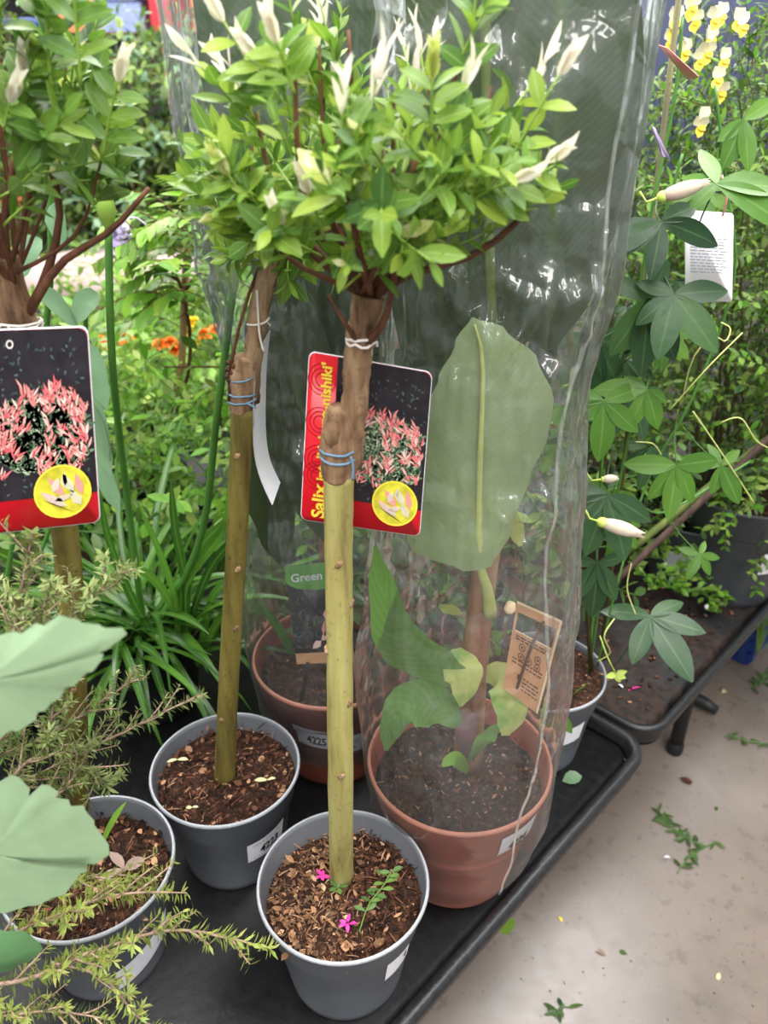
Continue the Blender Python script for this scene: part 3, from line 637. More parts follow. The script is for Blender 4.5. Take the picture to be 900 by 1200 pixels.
def pleaf(m, f, u, v, a, L, W, asp, h, mi=0):
    d = (math.cos(a), math.sin(a)*asp); s = (-math.sin(a), math.cos(a)*asp); pts = [(0, 0), (.35, .5), (.7, .35), (1, 0), (.7, -.35), (.35, -.5)]
    m.add([f(u+d[0]*x*L+s[0]*y*W, v+d[1]*x*L+s[1]*y*W, h) for x, y in pts], [tuple(range(6))], mi)
def picture_tag(f, label, loc, band=True, seed=1):
    root = thing('picture_tag', loc, label, 'plant tag', 'willow picture tags'); asp = .76; r = random.Random(seed)
    m = MB(); rrect(m, f, 0, 0, 1, 1, .055, -.0006, 0, asp, 0); m.build('card', M['paper'], root)
    u0 = .235 if band else .0
    m = MB(); rrect(m, f, .006, .005, .994, .995, .052, .0001, .0003, asp, 0); m.build('red_print', M['red'], root)
    m = MB(); vs = [f(u0, .165, .0006), f(.984, .165, .0006)]
    m.add([f(u0, .175, .0006), f(.994, .175, .0006), f(.994, .95, .0006), f(.982, .98, .0006), f(.94, .995, .0006), f(u0, .995, .0006)], [(0, 1, 2, 3, 4, 5)]); m.build('photo_print', M['photo_dark'], root)
    gm = MB(); pk = MB(); dm = MB()
    for _ in range(170):
        x = r.uniform(u0+.02, .95); y = r.uniform(.18, .95); pleaf(dm, f, x, y, r.uniform(0, 6.28), r.uniform(.02, .045), .016, asp, .0008)
    cx = u0+(.98-u0)*.58; rx = (.98-u0)*.47
    for _ in range(900):
        a = r.uniform(0, 6.283); q = math.sqrt(r.random()); x = cx+rx*q*math.cos(a); y = .49+.20*q*math.sin(a)
        if u0+.01 < x < .95: pleaf(gm, f, x, y, r.uniform(.2, 2.9), r.uniform(.045, .08), .022, asp, .0010)
    for k in range(78):
        a = r.uniform(-.3, 3.5); q = r.uniform(.55, 1.1)**.6; x = cx+rx*q*math.cos(a); y = .49+.21*q*math.sin(a)
        if k > 40: x = cx+rx*r.uniform(-.9, .9); y = r.uniform(.27, .62)
        for j in range(6):
            an = math.pi/2+(x-cx)*1.6+r.uniform(-.9, .9); xx = x+r.uniform(-.02, .02); yy = y+r.uniform(-.02, .03)
            if u0+.015 < xx < .955 and u0+.01 < xx+.06*math.cos(an) < .978 and yy < .86: pleaf(pk, f, xx, yy, an, r.uniform(.045, .09), .015, asp, .0012+.0001*j)
    dm.build('printed_dim_leaves', M['print_dim'], root); gm.build('printed_foliage', M['print_green'], root); pk.build('printed_pink_shoots', M['print_pink'], root)
    cu, cv, cr = .77 if band else .72, .20, .185
    m = MB(); disc(m, f, cu, cv, cr, asp, .0020, 0); ring(m, f, cu, cv, cr*.95, cr*1.03, asp, .0022, mi=1); ins = m.build('inset_picture', [M['print_yellow'], M['yellowtext']], root)
    m = MB()
    for (dx, dy, an, L, W, mi) in [(-.02, -.02, 2.2, .13, .04, 0), (.05, .0, 2.0, .12, .04, 1), (-.05, -.08, 2.5, .12, .04, 0), (.11, -.02, 1.8, .12, .035, 0), (.0, -.1, 2.6, .14, .04, 1), (.1, -.1, 2.1, .1, .045, 1), (-.1, .02, 1.2, .08, .035, 1), (-.02, .05, 1.5, .08, .03, 1), (-.09, -.05, .3, .09, .03, 1)]:
        pleaf(m, f, cu+dx*.9+.03, cv+dy*.9*asp-.01, an, L*1.35, W*1.5, asp, .0026+.0002*mi, mi)
    pleaf(m, f, cu-.13, cv-.03, -.5, .24, .008, asp, .0034, 2)
    m.build('printed_leaf_tips', [M['print_pink'], M['cream'], M['twig']], ins)
    if band:
        m = MB()
        for v0 in (.86, .62, .40, .3):
            for k, (ra, rb) in enumerate(((.05, .058), (.085, .092), (.12, .126))):
                ring(m, f, .115, v0, ra*.9, rb*.9, asp, .0007, 0, 360)
        m.build('swirl_print', M['darkred'], root)
        m = MB(); put_text(m, f, 'Salix', .085, .035, .20, .255, .03, .0014, vert=True); put_text(m, f, "int. 'Hakuro-nishiki'", .105, .275, .195, .955, .03, .0014, vert=True); m.build('lettering', M['yellowtext'], root)
    m = MB(); ring(m, f, .46 if band else .55, .935, .016, .026, asp, .0016, n=16); m.build('eyelet', M['string_white'], root)
    return root
yt = .603
fA = tag_map(V(362, 411, y=yt), V(507, 436, y=yt), V(492, 629, y=yt), V(352, 609, y=yt))
picture_tag(fA, 'red and black willow picture tag hanging behind the front trunk', V(430, 520, y=yt), True, 4)
yt = .553
fC = tag_map(V(-66, 388, y=yt), V(103, 382, y=yt), V(118, 612, y=yt), V(-60, 632, y=yt))
picture_tag(fC, 'willow picture tag at the left edge, hung before the left trunk', V(40, 500, y=yt), True, 8)
# edge-on tag of willow B
m = MB(); pts = [V(308, 405, y=.74), V(302, 450, y=.742), V(301, 520, y=.745), V(307, 560, y=.742), V(321, 592, y=.735)]
cp = curve(pts, 14); ws = [.003+.0040*math.sin(math.pi*min(1, i/11)) for i in range(15)]
vs = []
for i, p in enumerate(cp): vs += [p-Vector((ws[i]*.5, 0, 0)), p+Vector((ws[i]*.4, .050, 0))]
m.add(vs, [(2*i, 2*i+1, 2*i+3, 2*i+2) for i in range(14)])
m2 = MB(); m2.add([q+Vector((-.0006, 0, 0)) for q in vs], [(2*i+2, 2*i+3, 2*i+1, 2*i) for i in range(14)]); 
for i in range(14): pass
m.v += m2.v; m.f += [[a+len(vs) for a in q] for q in m2.f]; m.uv += m2.uv; m.mi += m2.mi
tag(m.build('picture_tag', M['paper'], origin=V(309, 405, y=.74)), 'curved white tag seen edge on, hung from the rear willow trunk', 'plant tag', 'willow picture tags')

# ------------------------------------------------------------------ banana plants in clear sleeves
co = Vector((.094, .722, TZ))
O1 = thing('potted_banana_plant', co, 'banana plant in the terracotta pot wrapped in the nearer clear sleeve', 'potted plant', 'sleeved banana plants')
pot(O1, co, ORNG, ORNG_IN, M['terracotta'], M['terracotta_rim'], .155, .1045, 1500, 'chips_dark', 12, .5)
sticker(O1, on_pot(co, ORNG, 44, 14, .122, .170, .006, .0012), '4224', (.25, .28, .78, .62), lines=False)
m = MB(); m.tube(curve([V(548, 895, z=.69), V(552, 820, y=.725), V(560, 740, y=.73), V(572, 640, y=.735), V(590, 560, y=.74)], 12), [.020, .0185, .0175, .017, .0165, .016, .0155, .015, .0145, .014, .013, .012, .010], 14)
for q in range(len(m.v)): m.v[q] = m.v[q]+Vector((1, 0, 0))*(.002*noise.noise(m.v[q]*30))
m.build('stem', M['pinkstem'], O1)
m = MB()
m.tube(curve([V(575, 720, y=.712), V(571, 690, y=.700), V(562, 655, y=.685), V(562, 560, y=.668), V(566, 430, y=.672), V(556, 380, y=.68)], 14), [.0075, .007, .0062, .0055, .005, .0042, .0038, .0034, .003, .0027, .0023, .002, .0016, .0012, .001], 10)
m.build('petiole', M['petiole'], O1)
m = MB(); m.tube(curve([V(590, 560, y=.74), V(578, 400, y=.735), V(571, 200, y=.722), V(568, -60, y=.715)], 10), [.0055-.0002*i for i in range(11)], 8); m.build('midrib', M['olivecane'], O1)
m = MB()
m.blade([V(560, 668, y=.680), V(561, 560, y=.672), V(564, 450, y=.676), V(554, 372, y=.684)], [(.03, .03), (.138, .075), (.142, .108), (.126, .136), (.100, .142), (.074, .112), (.038, .060), (.002, .002)], Vector((.15, -.9, .25)), 0, 14, -.05, .05, 26, 1, .12)
m.build('leaf_blade', M['banana_pale'], O1, label='pale underside of the large front leaf')
for nm, pts, ws, fc, sd in (
    ('leaf_blade', [V(640, 410, y=.745), V(648, 250, y=.735), V(655, 80, y=.73), V(660, -90, y=.73)], [.02, .08, .118, .130, .132, .12, .09], Vector((-.1, -.95, .2)), 2),
    ('leaf_blade', [V(575, 420, y=.735), V(571, 250, y=.728), V(568, 90, y=.725), V(566, -90, y=.72)], [.01, .07, .105, .125, .13, .12, .1], Vector((.25, -.9, .1)), 3),
    ('leaf_blade', [V(585, 560, y=.775), V(598, 420, y=.775), V(605, 300, y=.775), V(600, 160, y=.77)], [.02, .07, .095, .10, .08, .05, .01], Vector((.1, -.9, .3)), 4),
    ('leaf_blade', [V(560, 560, y=.775), V(525, 420, y=.77), V(505, 250, y=.765), V(495, 60, y=.765)], [.02, .07, .09, .095, .09, .06, .02], Vector((-.2, -.9, .2)), 5)):
    m = MB(); m.blade(pts, ws, fc, 0, 10, .06, .06, 24, sd, .1); m.build(nm, M['banana_dark'], O1, label='dark green upper leaf')
for pts, ws, fc, mt, lb in (
    ([V(545, 805, y=.715), V(500, 775, y=.69), V(462, 735, y=.665), V(440, 640, y=.66)], [.012, .055, .075, .060, .035, .004], Vector((-.4, -.8, .35)), 'banana_green', 'bright green leaf against the film'),
    ([V(548, 850, y=.715), V(510, 825, y=.70), V(470, 832, y=.67), V(452, 880, y=.655)], [.012, .035, .055, .05, .03, .004], Vector((.3, -.7, .6)), 'banana_green', 'drooping green lower leaf'),
    ([V(570, 790, y=.71), V(590, 800, y=.69), V(600, 835, y=.67), V(592, 862, y=.665)], [.02, .040, .045, .035, .01], Vector((.3, -.8, .3)), 'banana_yellow', 'yellowing lower leaf'),
    ([V(535, 760, y=.72), V(540, 780, y=.70), V(545, 800, y=.69), V(540, 828, y=.685)], [.012, .04, .045, .03, .004], Vector((.1, -.9, .3)), 'banana_yellow', 'small variegated leaf'),
    ([V(552, 895, z=.705), V(545, 870, y=.69), V(550, 850, y=.685), V(556, 836, y=.685)], [.008, .022, .024, .016, .003], Vector((-.3, -.8, .3)), 'purple_leaf', 'purple young leaf'),
    ([V(552, 895, z=.70), V(562, 875, y=.68), V(574, 860, y=.672), V(584, 848, y=.67)], [.008, .024, .026, .018, .003], Vector((.3, -.8, .4)), 'banana_green', 'young green leaf'),
    ([V(548, 905, z=.705), V(538, 892, y=.67), V(528, 890, y=.662), V(518, 898, y=.655)], [.006, .016, .018, .012, .003], Vector((0, -.7, .7)), 'fresh', 'bright sucker leaf'),
    ([V(610, 640, y=.72), V(606, 625, y=.715), V(604, 610, y=.71), V(602, 592, y=.71)], [.004, .014, .016, .008, .001], Vector((0, -1, .2)), 'banana_yellow', 'small cream leaf tip'),
    ([V(540, 720, y=.73), V(530, 715, y=.72), V(522, 712, y=.71), V(515, 708, y=.70)], [.004, .012, .014, .010, .002], Vector((0, -1, .2)), 'banana_yellow', 'small pale stub leaf')):
    m = MB(); m.blade(pts, ws, fc, 0, 8, .15, .08, 16, 3, .1); m.build('leaf_blade', M[mt], O1, label=lb)
# kraft card hung inside
fk = tag_map(V(606, 705, y=.660), V(658, 728, y=.668), V(629, 836, y=.668), V(589, 806, y=.660))
K = thing('care_card', V(620, 770, y=.665), 'tan cardboard care card with a window, inside the nearer sleeve', 'plant tag'); asp = .55
m = MB()
for (a, b, c_, d) in ((0, 0, 1, .70), (0, .70, .06, .90), (.94, .70, 1, .90), (0, .90, 1, 1.0)): grid(m, fk, a, b, c_, d, 4, 4)
m.build('card', M['kraft'], K)
m = MB(); grid(m, fk, .965, 0, 1.02, 1, 1, 4, .0005); grid(m, fk, 0, .985, 1, 1.01, 3, 1, .0005); grid(m, fk, .06, .695, .94, .71, 3, 1, .0005); m.build('card_edge', M['kraft_edge'], K)
m = MB(); r = random.Random(4)
for y in (.12, .16, .20, .24, .36, .40, .62, .65):
    x = .1 if y > .3 else .45
    while x < .88:
        w = r.uniform(.05, .14); grid(m, fk, x, y, min(.9, x+w), y+.016, 1, 1, .0006); x += w+.03
for (u, v) in ((.28, .56), (.30, .46), (.70, .52), (.72, .44), (.5, .46)): ring(m, fk, u, v, .06, .08, asp, .0007, n=12); disc(m, fk, u, v, .03, asp, .0007, n=10)
disc(m, fk, .35, .24, .06, asp, .0007, n=10); m.build('printed_icons', M['kraft_ink'], K)
m = MB(); m.tube(curve([fk(.62, .93, .002), fk(.48, .68, .003), fk(.40, .40, .003), fk(.33, .12, .003)], 8), .0016, 6); m.build('brown_cord', M['twig'], K)
m = MB(); m.ball(V(598, 712, y=.652), .006, .006, .007, 10, 7, 0, seed=1, amp=.3); m.build('wax_blob', M['kraft_edge'], K)
# back banana
cd = Vector((-.077, .922, TZ))
O2 = thing('potted_banana_plant', cd, 'banana plant in the terracotta pot numbered 4225, in the rear sleeve', 'potted plant', 'sleeved banana plants')
pot(O2, cd, ORNG, ORNG_IN, M['terracotta_dark'], M['terracotta_rim'], .158, .1045, 300, 'chips_dark', 14, .6)
sticker(O2, on_pot(cd, ORNG, -18, 15, .095, .140, -.006, .0012), '4225', (.30, .16, .86, .56))
f2 = on_pot(cd, ORNG, 11, 14, .080, .118, -.004, .0010); st = sticker(O2, f2, None, lines=False)
m = MB(); r = random.Random(6)
for x in range(26): grid(m, f2, .1+x*.031, .5, .1+x*.031+r.uniform(.006, .018), .8, 1, 1, .0004)
for x in range(5): grid(m, f2, .2+x*.12, .2, .28+x*.12, .34, 1, 1, .0004)
m.build('barcode', M['greyink'], st)
m = MB(); m.tube(curve([Vector(cd)+Vector((.0, .01, .15)), V(385, 640, y=.93), V(385, 500, y=.93)], 8), [.016, .016, .015, .014, .013, .012, .011, .010, .009], 10); m.build('stem', M['pinkstem'], O2)
for pts, ws, fc in (([V(390, 640, y=.91), V(362, 520, y=.88), V(335, 400, y=.86), V(320, 290, y=.86)], [.02, .09, .13, .13, .10, .06, .01], Vector((-.3, -.9, .2))),
    ([V(395, 560, y=.93), V(430, 440, y=.90), V(450, 330, y=.88), V(455, 200, y=.88)], [.02, .09, .13, .14, .12, .08, .02], Vector((.3, -.9, .2))),
    ([V(385, 600, y=.95), V(360, 300, y=.95), V(320, 100, y=.95), V(285, -90, y=.95)], [.02, .09, .14, .15, .15, .13, .10], Vector((-.1, -.95, .1))),
    ([V(330, 660, y=.85), V(322, 590, y=.84), V(318, 520, y=.84), V(326, 450, y=.85)], [.01, .05, .075, .07, .04, .004], Vector((.5, -.8, .1))),
    ([V(395, 600, y=.98), V(420, 300, y=.98), V(440, 100, y=.98), V(450, -90, y=.98)], [.02, .1, .16, .18, .17, .15, .10], Vector((.1, -.95, .1)))):
    m = MB(); m.blade(pts, ws, fc, 0, 10, .06, .06, 24, 7, .1); m.build('leaf_blade', M['banana_dark'], O2)
fg = tag_map(V(333, 664, y=.838), V(412, 655, y=.838), V(415, 775, y=.838), V(348, 778, y=.838))
G = thing('plant_label', V(380, 790, y=.84), 'plant label with a green oval heading, upright in the rear terracotta pot', 'plant tag')
m = MB(); rrect(m, fg, 0, 0, 1, 1, .02, -.0008, 0, .6); m.tube([fg(.2, .02, -.001), V(353, 820, y=.85)], .0035, 6); m.build('card', M['photo_dark'], G)
m = MB(); grid(m, fg, 0, 0, 1, .115, 4, 2, .0006); m.build('tan_strip', M['kraft'], G)
m = MB(); put_text(m, fg, 'Musa', .55, .03, .86, .085, .02, .0012); m.build('strip_lettering', M['kraft_ink'], G)
m = MB(); grid(m, fg, 0, .86, 1, 1.0, 4, 2, .0004, 0); n = 24; m.add([fg(.5+.5*math.cos(math.pi+math.pi*k/n), .86-.11*math.sin(math.pi*k/n), .0005) for k in range(n+1)], [tuple(range(n+1))]); m.build('green_oval', M['label_green'], G)
m = MB(); put_text(m, fg, 'Green is', .08, .845, .72, .925, .02, .0012); m.build('lettering', M['paper'], G)
m = MB(); r = random.Random(1)
for _ in range(60): pleaf(m, fg, r.uniform(.05, .9), r.uniform(.15, .7), r.uniform(0, 3.1), r.uniform(.06, .16), .03, .65, .0007)
m.build('printed_foliage', M['print_dim'], G)
m = MB()
for (u, v, a, L) in ((.52, .28, 1.4, .3), (.60, .26, 1.7, .34), (.46, .24, .7, .25), (.56, .45, 1.3, .2), (.46, .24, 3.8, .2)): pleaf(m, fg, u, v, a, L, .12, .65, .0010)
m.build('printed_flower', M['print_pink'], G)

# ------------------------------------------------------------------ clear sleeves
def sleeve(name, c, levels, label, seam_ang, matf, seed, zb, crinkle=(), front_open=None):
    """crinkled film tube round a pot; levels = (z, rx, ry, dx, dy)"""
    root = thing(name, c, label, 'plastic sleeve', 'clear plastic sleeves'); NA, NZ = 200, 230; base = cam_angle(c)
    z0, z1 = levels[0][0], levels[-1][0]
    def prm(z):
        for a, b in zip(levels, levels[1:]):
            if a[0] <= z <= b[0]:
                u = (z-a[0])/(b[0]-a[0]); u = u*u*(3-2*u); return [a[i]+(b[i]-a[i])*u for i in range(1, 5)]
        return levels[-1][1:]
    def pt(th, z, off=0.0):
        rx, ry, dx, dy = prm(z)
        q = Vector((math.cos(th), math.sin(th), 0)); up = max(0., min(1., (z-.72)/.12))
        n1 = noise.noise(Vector((q.x*1.6, q.y*1.6, z*2.2))+Vector((seed, 0, 0)))
        n2 = noise.noise(Vector((q.x*4.5, q.y*4.5, z*5+seed)))
        n3 = 1-abs(noise.noise(Vector((q.x*7+z*3, q.y*7, z*9+seed)))*2)
        n4 = 1-abs(noise.noise(Vector((q.x*14-z*6, q.y*14+z*4, z*18+seed)))*2)
        k = .012*n1+.006*n2+.005*n3
        for cz, cth, w, amp in crinkle:
            dd = (z-cz)**2/(w*w)+((th-base-cth+math.pi) % (2*math.pi)-math.pi)**2/.5
            k += amp*math.exp(-dd)*((n4-.5)*.3+(noise.voronoi(Vector((q.x*3.6+z*9, q.y*3.6, z*30+seed)))[0][0]-.4))
        k = k*up+.002*n2*(1-up)
        da = (th-base-seam_ang+math.pi) % (2*math.pi)-math.pi; k += .010*math.exp(-(da/.07)**2)*up
        return Vector((c[0]+dx+q.x*(rx+k+off), c[1]+dy+q.y*(ry+k+off), z))
    vs, fs = [], []
    for i in range(NZ+1):
        for k in range(NA):
            th = 2*math.pi*k/NA; b = zb(th-base); z = b+(z1-b)*i/NZ; vs.append(pt(th, max(z0, z)))
    for i in range(NZ):
        for k in range(NA): fs.append((i*NA+k, i*NA+(k+1) % NA, (i+1)*NA+(k+1) % NA, (i+1)*NA+k))
    m = MB(); m.add(vs, fs); m.build('film', matf, root)
    m = MB()
    for sa in (seam_ang, seam_ang+math.pi*.62 if front_open else seam_ang+math.pi):
        th = base+sa; b = zb(sa); A_, B_ = [], []
        for i in range(91):
            z = max(z0, b+(z1-b)*i/90); A_.append(pt(th-.008, z, .0008)); B_.append(pt(th+.012, z, .0022+.0008*noise.noise(Vector((z*14, sa, 0)))))
        m.add(A_+B_, [(i, i+1, 92+i, 91+i) for i in range(90)])
    m.build('seam', M['film_edge'], root)
    return root
def zb1(a):
    a = (a+math.pi) % (2*math.pi)-math.pi
    return .562+.035*math.exp(-((a-1.0)/.5)**2)
sleeve('plastic_sleeve', co, [(.55, .090, .090, 0, 0), (.60, .100, .098, .004, 0), (.66, .115, .105, .004, 0), (.73, .1185, .1185, 0, 0), (.85, .122, .112, 0, 0), (.95, .114, .106, .004, 0), (1.08, .102, .100, .002, 0), (1.22, .094, .100, .002, .004), (1.34, .104, .104, .010, .008), (1.53, .107, .106, .010, .01), (1.70, .112, .108, .010, .01)],
       'clear crinkled plastic sleeve round the nearer terracotta pot', .62, M['film'], 3, zb1, [(1.31, .12, .055, .034), (1.15, .35, .05, .022), (1.52, -.7, .08, .030), (.95, .5, .05, .012), (.80, .3, .05, .010)], True)
sleeve('plastic_sleeve', cd, [(.55, .090, .090, 0, 0), (.66, .112, .105, 0, 0), (.73, .1185, .1185, 0, 0), (.9, .112, .11, 0, 0), (1.08, .098, .10, .0, 0), (1.3, .108, .10, -.006, 0), (1.5, .120, .104, -.008, 0), (1.7, .128, .11, -.008, 0)],
       'clear bluish plastic sleeve round the rear terracotta pot 4225', -1.62, M['film_back'], 9, lambda a: .60, [(1.30, -1.2, .10, .022), (1.12, -.2, .06, .022), (.80, .4, .05, .014)])

# ------------------------------------------------------------------ passion flower in pot 4226, climbing at the right
cp_ = Vector((.240, .925, TZ))
PF = thing('potted_passion_vine', cp_, 'passion vine with lobed leaves climbing from the grey pot numbered 4226', 'potted plant')
PG = scaled(GREY, .93, 1.05); PGI = scaled(GREY_IN, .93, 1.05)
pot(PF, cp_, PG, PGI, M['pot_grey'], M['pot_rim'], .150, .082, 420, 'chips_dark', 21, .6)
sticker(PF, on_pot(cp_, PG, 12, 46, .070, .106, .0), '4226', (.36, .28, .62, .70), lines=False)
m = MB()
for a, b in (((700, 760, .93), (640, -60, .93)), ((690, 770, 1.0), (745, -60, .98)), ((705, 770, .96), (800, -40, 1.02))):
    p0 = V(a[0], a[1], y=a[2]); p1 = V(b[0], b[1], y=b[2]); p0.z = TZ+.13; m.tube([p0, p1], .0035, 8)
m.build('cane', M['shrubstem'], PF)
vines = [[V(690, 790, y=.93), V(700, 640, y=.93), V(712, 480, y=.94), V(745, 360, y=.95), V(765, 240, y=.95), V(790, 120, y=.96), V(800, 20, y=.96)],
         [V(700, 780, y=.93), V(722, 690, y=.92), V(760, 560, y=1.0), V(810, 470, y=1.0), V(860, 330, y=1.0), V(850, 210, y=.97), V(838, 100, y=.97)],
         [V(685, 790, y=.96), V(725, 600, y=1.02), V(780, 600, y=1.05), V(880, 540, y=1.1)],
         [V(690, 790, y=.95), V(735, 520, y=.97), V(780, 400, y=.99), V(770, 300, y=.97), V(800, 180, y=.97)]]
m = MB()
for q in vines: m.tube(curve(q, 24), .0017, 6)
m.build('vines', M['darkgreenstem'], PF)
fo = MB(); r = random.Random(17)
def palm(px, py, y, size, mi, dirs, face=None, pet=None):
    c = V(px, py, y=y); fc = Vector(face or (0, -.7, .7)).normalized(); fc = (fc+rv(r, .12)).normalized()
    X = UP.cross(fc); X = -X.normalized() if X.length > .01 else Vector((1, 0, 0))
    if X.x < 0: X = -X
    Y = fc.cross(X).normalized()
    if Y.z < 0: Y = -Y
    for an, ln in dirs:
        a = math.radians(an); d = X*math.cos(a)+Y*math.sin(a)
        fo.leaf(c, d-fc*.05, fc+rv(r, .10), size*ln, size*ln*r.uniform(.38, .45), 'ellip', 8, r.uniform(.1, .45), .15, mi)
    if pet: fo.tube(curve([c, c.lerp(V(*pet[:2], y=pet[2]), .5)-fc*.01, V(*pet[:2], y=pet[2])], 6), .0010, 5, mi)
BIG = [(-12, 1.0), (-48, 1.15), (-100, .85), (28, .85), (170, .75)]
palm(762, 722, .90, .085, 0, [(-8, .90), (-55, 1.2), (-108, .85), (38, .72), (172, .80)], (-.1, -.55, .85), (705, 800, .92))
palm(793, 545, .93, .060, 1, [(-60, 1.0), (-95, 1.2), (-125, .95), (5, 1.0), (178, 1.1)], (0, -.85, .5), (795, 480, .97))
palm(708, 470, .87, .056, 1, [(-90, 1.3), (-150, .9), (-40, 1.0), (20, 1.0), (165, .8)], (0, -.85, .5), (730, 440, .94))
palm(758, 456, .88, .050, 1, [(-70, 1.0), (-110, 1.05), (180, 1.2), (150, .6), (-30, .6)], (0, -.85, .5), (770, 430, .95))
palm(712, 580, .88, .075, 0, [(-75, 1.15), (-110, 1.1), (-30, .95), (170, .9), (-150, .9)], (.1, -.8, .5), (720, 520, .95))
palm(840, 216, .86, .072, 1, [(6, 1.1), (-25, 1.25), (95, .75), (-140, .5), (150, .5)], (0, -.6, .8), (820, 260, .93))
palm(790, 345, .86, .070, 0, [(-100, 1.0), (-50, 1.1), (10, .85), (-140, .7), (160, .6)], (0, -.8, .5), (765, 280, .93))
palm(760, 350, .88, .080, 0, [(-90, 1.05), (-120, .9), (-60, 1.0), (60, .6), (150, .6)], (.1, -.9, .3), (765, 280, .95))
palm(872, 140, .94, .048, 1, [(-110, 1.1), (-80, 1.1), (35, .9), (-140, .7)], (0, -.8, .5), (850, 200, .97))
palm(700, 400, .95, .070, 0, [(-95, 1.2), (-60, 1.0), (-130, 1.0), (0, .8), (180, .8)], (0, -.85, .4), (735, 380, .96))
palm(775, 260, .88, .075, 0, [(-15, .95), (-150, .9), (-160, 1.1), (30, .7), (-100, .8)], (0, -.7, .6), (770, 230, .95))
palm(700, 660, .90, .070, 0, [(-90, 1.2), (-60, .9), (-125, 1.0), (170, .6), (10, .6)], (0, -.85, .4), (705, 620, .94))
palm(845, 545, .95, .046, 1, [(-60, 1.3), (-100, .9), (170, 1.1), (40, .7), (120, .7)], (0, -.8, .5), (800, 500, 1.0))
palm(820, 650, .99, .040, 1, [(-10, .8), (-60, .9), (-120, 1.0), (160, .8), (60, .6)], (0, -.7, .6), (780, 600, 1.04))
palm(655, 835, .83, .040, 1, [(-95, 1.1), (-60, .9), (-130, .8)], (0, -.8, .5), (690, 800, .90))
for k in range(18):
    q = r.choice((vines[0], vines[0], vines[3], vines[1])); cvt = curve(q, 24)[r.randrange(4, 17)]
    c = cvt+Vector((r.uniform(-.07, .07), r.uniform(-.04, .05), r.uniform(-.03, .03))); fc = Vector((r.uniform(-.5, .5), -.75, r.uniform(.1, .7))).normalized()
    X = Vector((1, 0, 0)); X = (X-fc*X.dot(fc)).normalized(); Y = fc.cross(X); Y = Y if Y.z > 0 else -Y; s = r.uniform(.035, .055); o = r.uniform(-30, 30); mi = 0 if r.random() < .7 else 1
    for an, ln in ((-20+o, .9), (-60+o, 1.1), (-100+o, 1.15), (-140+o, 1.0), (-185+o, .8)):
        a = math.radians(an); fo.leaf(c, X*math.cos(a)+Y*math.sin(a), fc+rv(r, .15), s*ln, s*ln*.36, 'obov', 6, r.uniform(.1, .6), .15, mi)
    fo.tube([c, c.lerp(cvt, .5)+UP*.006, cvt], .0009, 4, mi)
fo.build('foliage', [M['passion'], M['passion_new']], PF)
for pts in ([(800, 465, .95), (812, 420, .93), (835, 395, .93), (850, 400, .94), (856, 385, .95), (845, 378, .95)], [(785, 480, .95), (830, 430, .94), (870, 390, .96)], [(812, 482, .95), (845, 530, .94), (884, 590, .95)], [(745, 518, .93), (765, 520, .92), (775, 533, .93)], [(845, 495, .95), (868, 490, .94), (885, 515, .94), (900, 525, .95)], [(720, 725, .90), (708, 745, .88), (715, 765, .89), (700, 775, .90)], [(740, 660, .92), (735, 690, .91), (745, 720, .90)]):
    m = MB(); m.tube(curve([V(a, b, y=c) for a, b, c in pts], 14), .0009, 5); m.build('tendril', M['petiole'], PF)
def flowerbud(parent, px, py, y, an, L, w, label):
    c = V(px, py, y=y); d = Vector((math.cos(an), -.15, math.sin(an))).normalized(); r2 = random.Random(px); x = d.orthogonal().normalized(); yv = d.cross(x)
    m = MB()
    m.tube([c+d*L*q for q in (.12, .25, .45, .65, .82, .93)], [w*.30, w*.40, w*.46, w*.42, w*.30, w*.12], 12)
    for k in range(7):
        a = k*.898; sd = x*math.cos(a)+yv*math.sin(a); m.leaf(c+d*L*.15+sd*w*.33, d+sd*.10, sd, L*r2.uniform(.78, .92), w*.55, 'strap', 6, .28, -.35, 0)
    b = m.build('flower', M['bud_white'], parent, label=label)
    m = MB(); m.ball(c+d*L*.08, w*.34, w*.34, L*.13, 10, 7, 0, d)
    for k in range(5): a = k*1.257; sd = x*math.cos(a)+yv*math.sin(a); m.leaf(c+sd*w*.2, d+sd*.25, sd, L*.36, w*.5, 'ovate', 4, .3, -.3)
    m.tube([c, c-d*.004], .0015, 5); m.tube([c, c-d*.012, c-d*.02+UP*.012], .0012, 5); m.build('calyx', M['calyx'], b)
flowerbud(PF, 702, 611, .84, -.26, .055, .020, 'closed pale flower low on the vine'); flowerbud(PF, 772, 232, .84, .35, .046, .017, 'half open pale flower high on the vine'); flowerbud(PF, 705, 562, .90, .2, .02, .012, 'small pale bud')
m = MB(); c = V(722, 790, y=.88)
for an in (-170, -20, -60, 30): a = math.radians(an); m.leaf(c, Vector((math.cos(a), -.2, math.sin(a))), TOCAM, .016, .010, 'ovate', 4, .2, .2)
m.tube(curve([c, V(712, 770, y=.88), V(703, 745, y=.90)], 6), .001, 5); m.build('fallen_bract', M['calyx'], PF)
def small_tag(name, f, mat, label, loc, lines, seed):
    root = thing(name, loc, label, 'plant tag'); m = MB(); rrect(m, f, 0, 0, 1, 1, .08, -.0006, 0, .5, 0); m.build('card', mat, root)
    if lines:
        m = MB(); r = random.Random(seed); y = .34
        while y < .72:
            x = .12
            while x < .8: w = r.uniform(.05, .16); grid(m, f, x, y, min(.88, x+w), y+.012, 1, 1, .0005); x += w+.025
            y += .034
        m.build('lettering', M['greyink'], root)
    return root
ft = tag_map(V(802, 246, y=.98), V(860, 250, y=.96), V(858, 354, y=.96), V(803, 352, y=.98), .004)
q = small_tag('hanging_tag', ft, M['paper'], 'white hanging tag with grey small print among the right-hand climbers', V(830, 300, y=.97), True, 2)
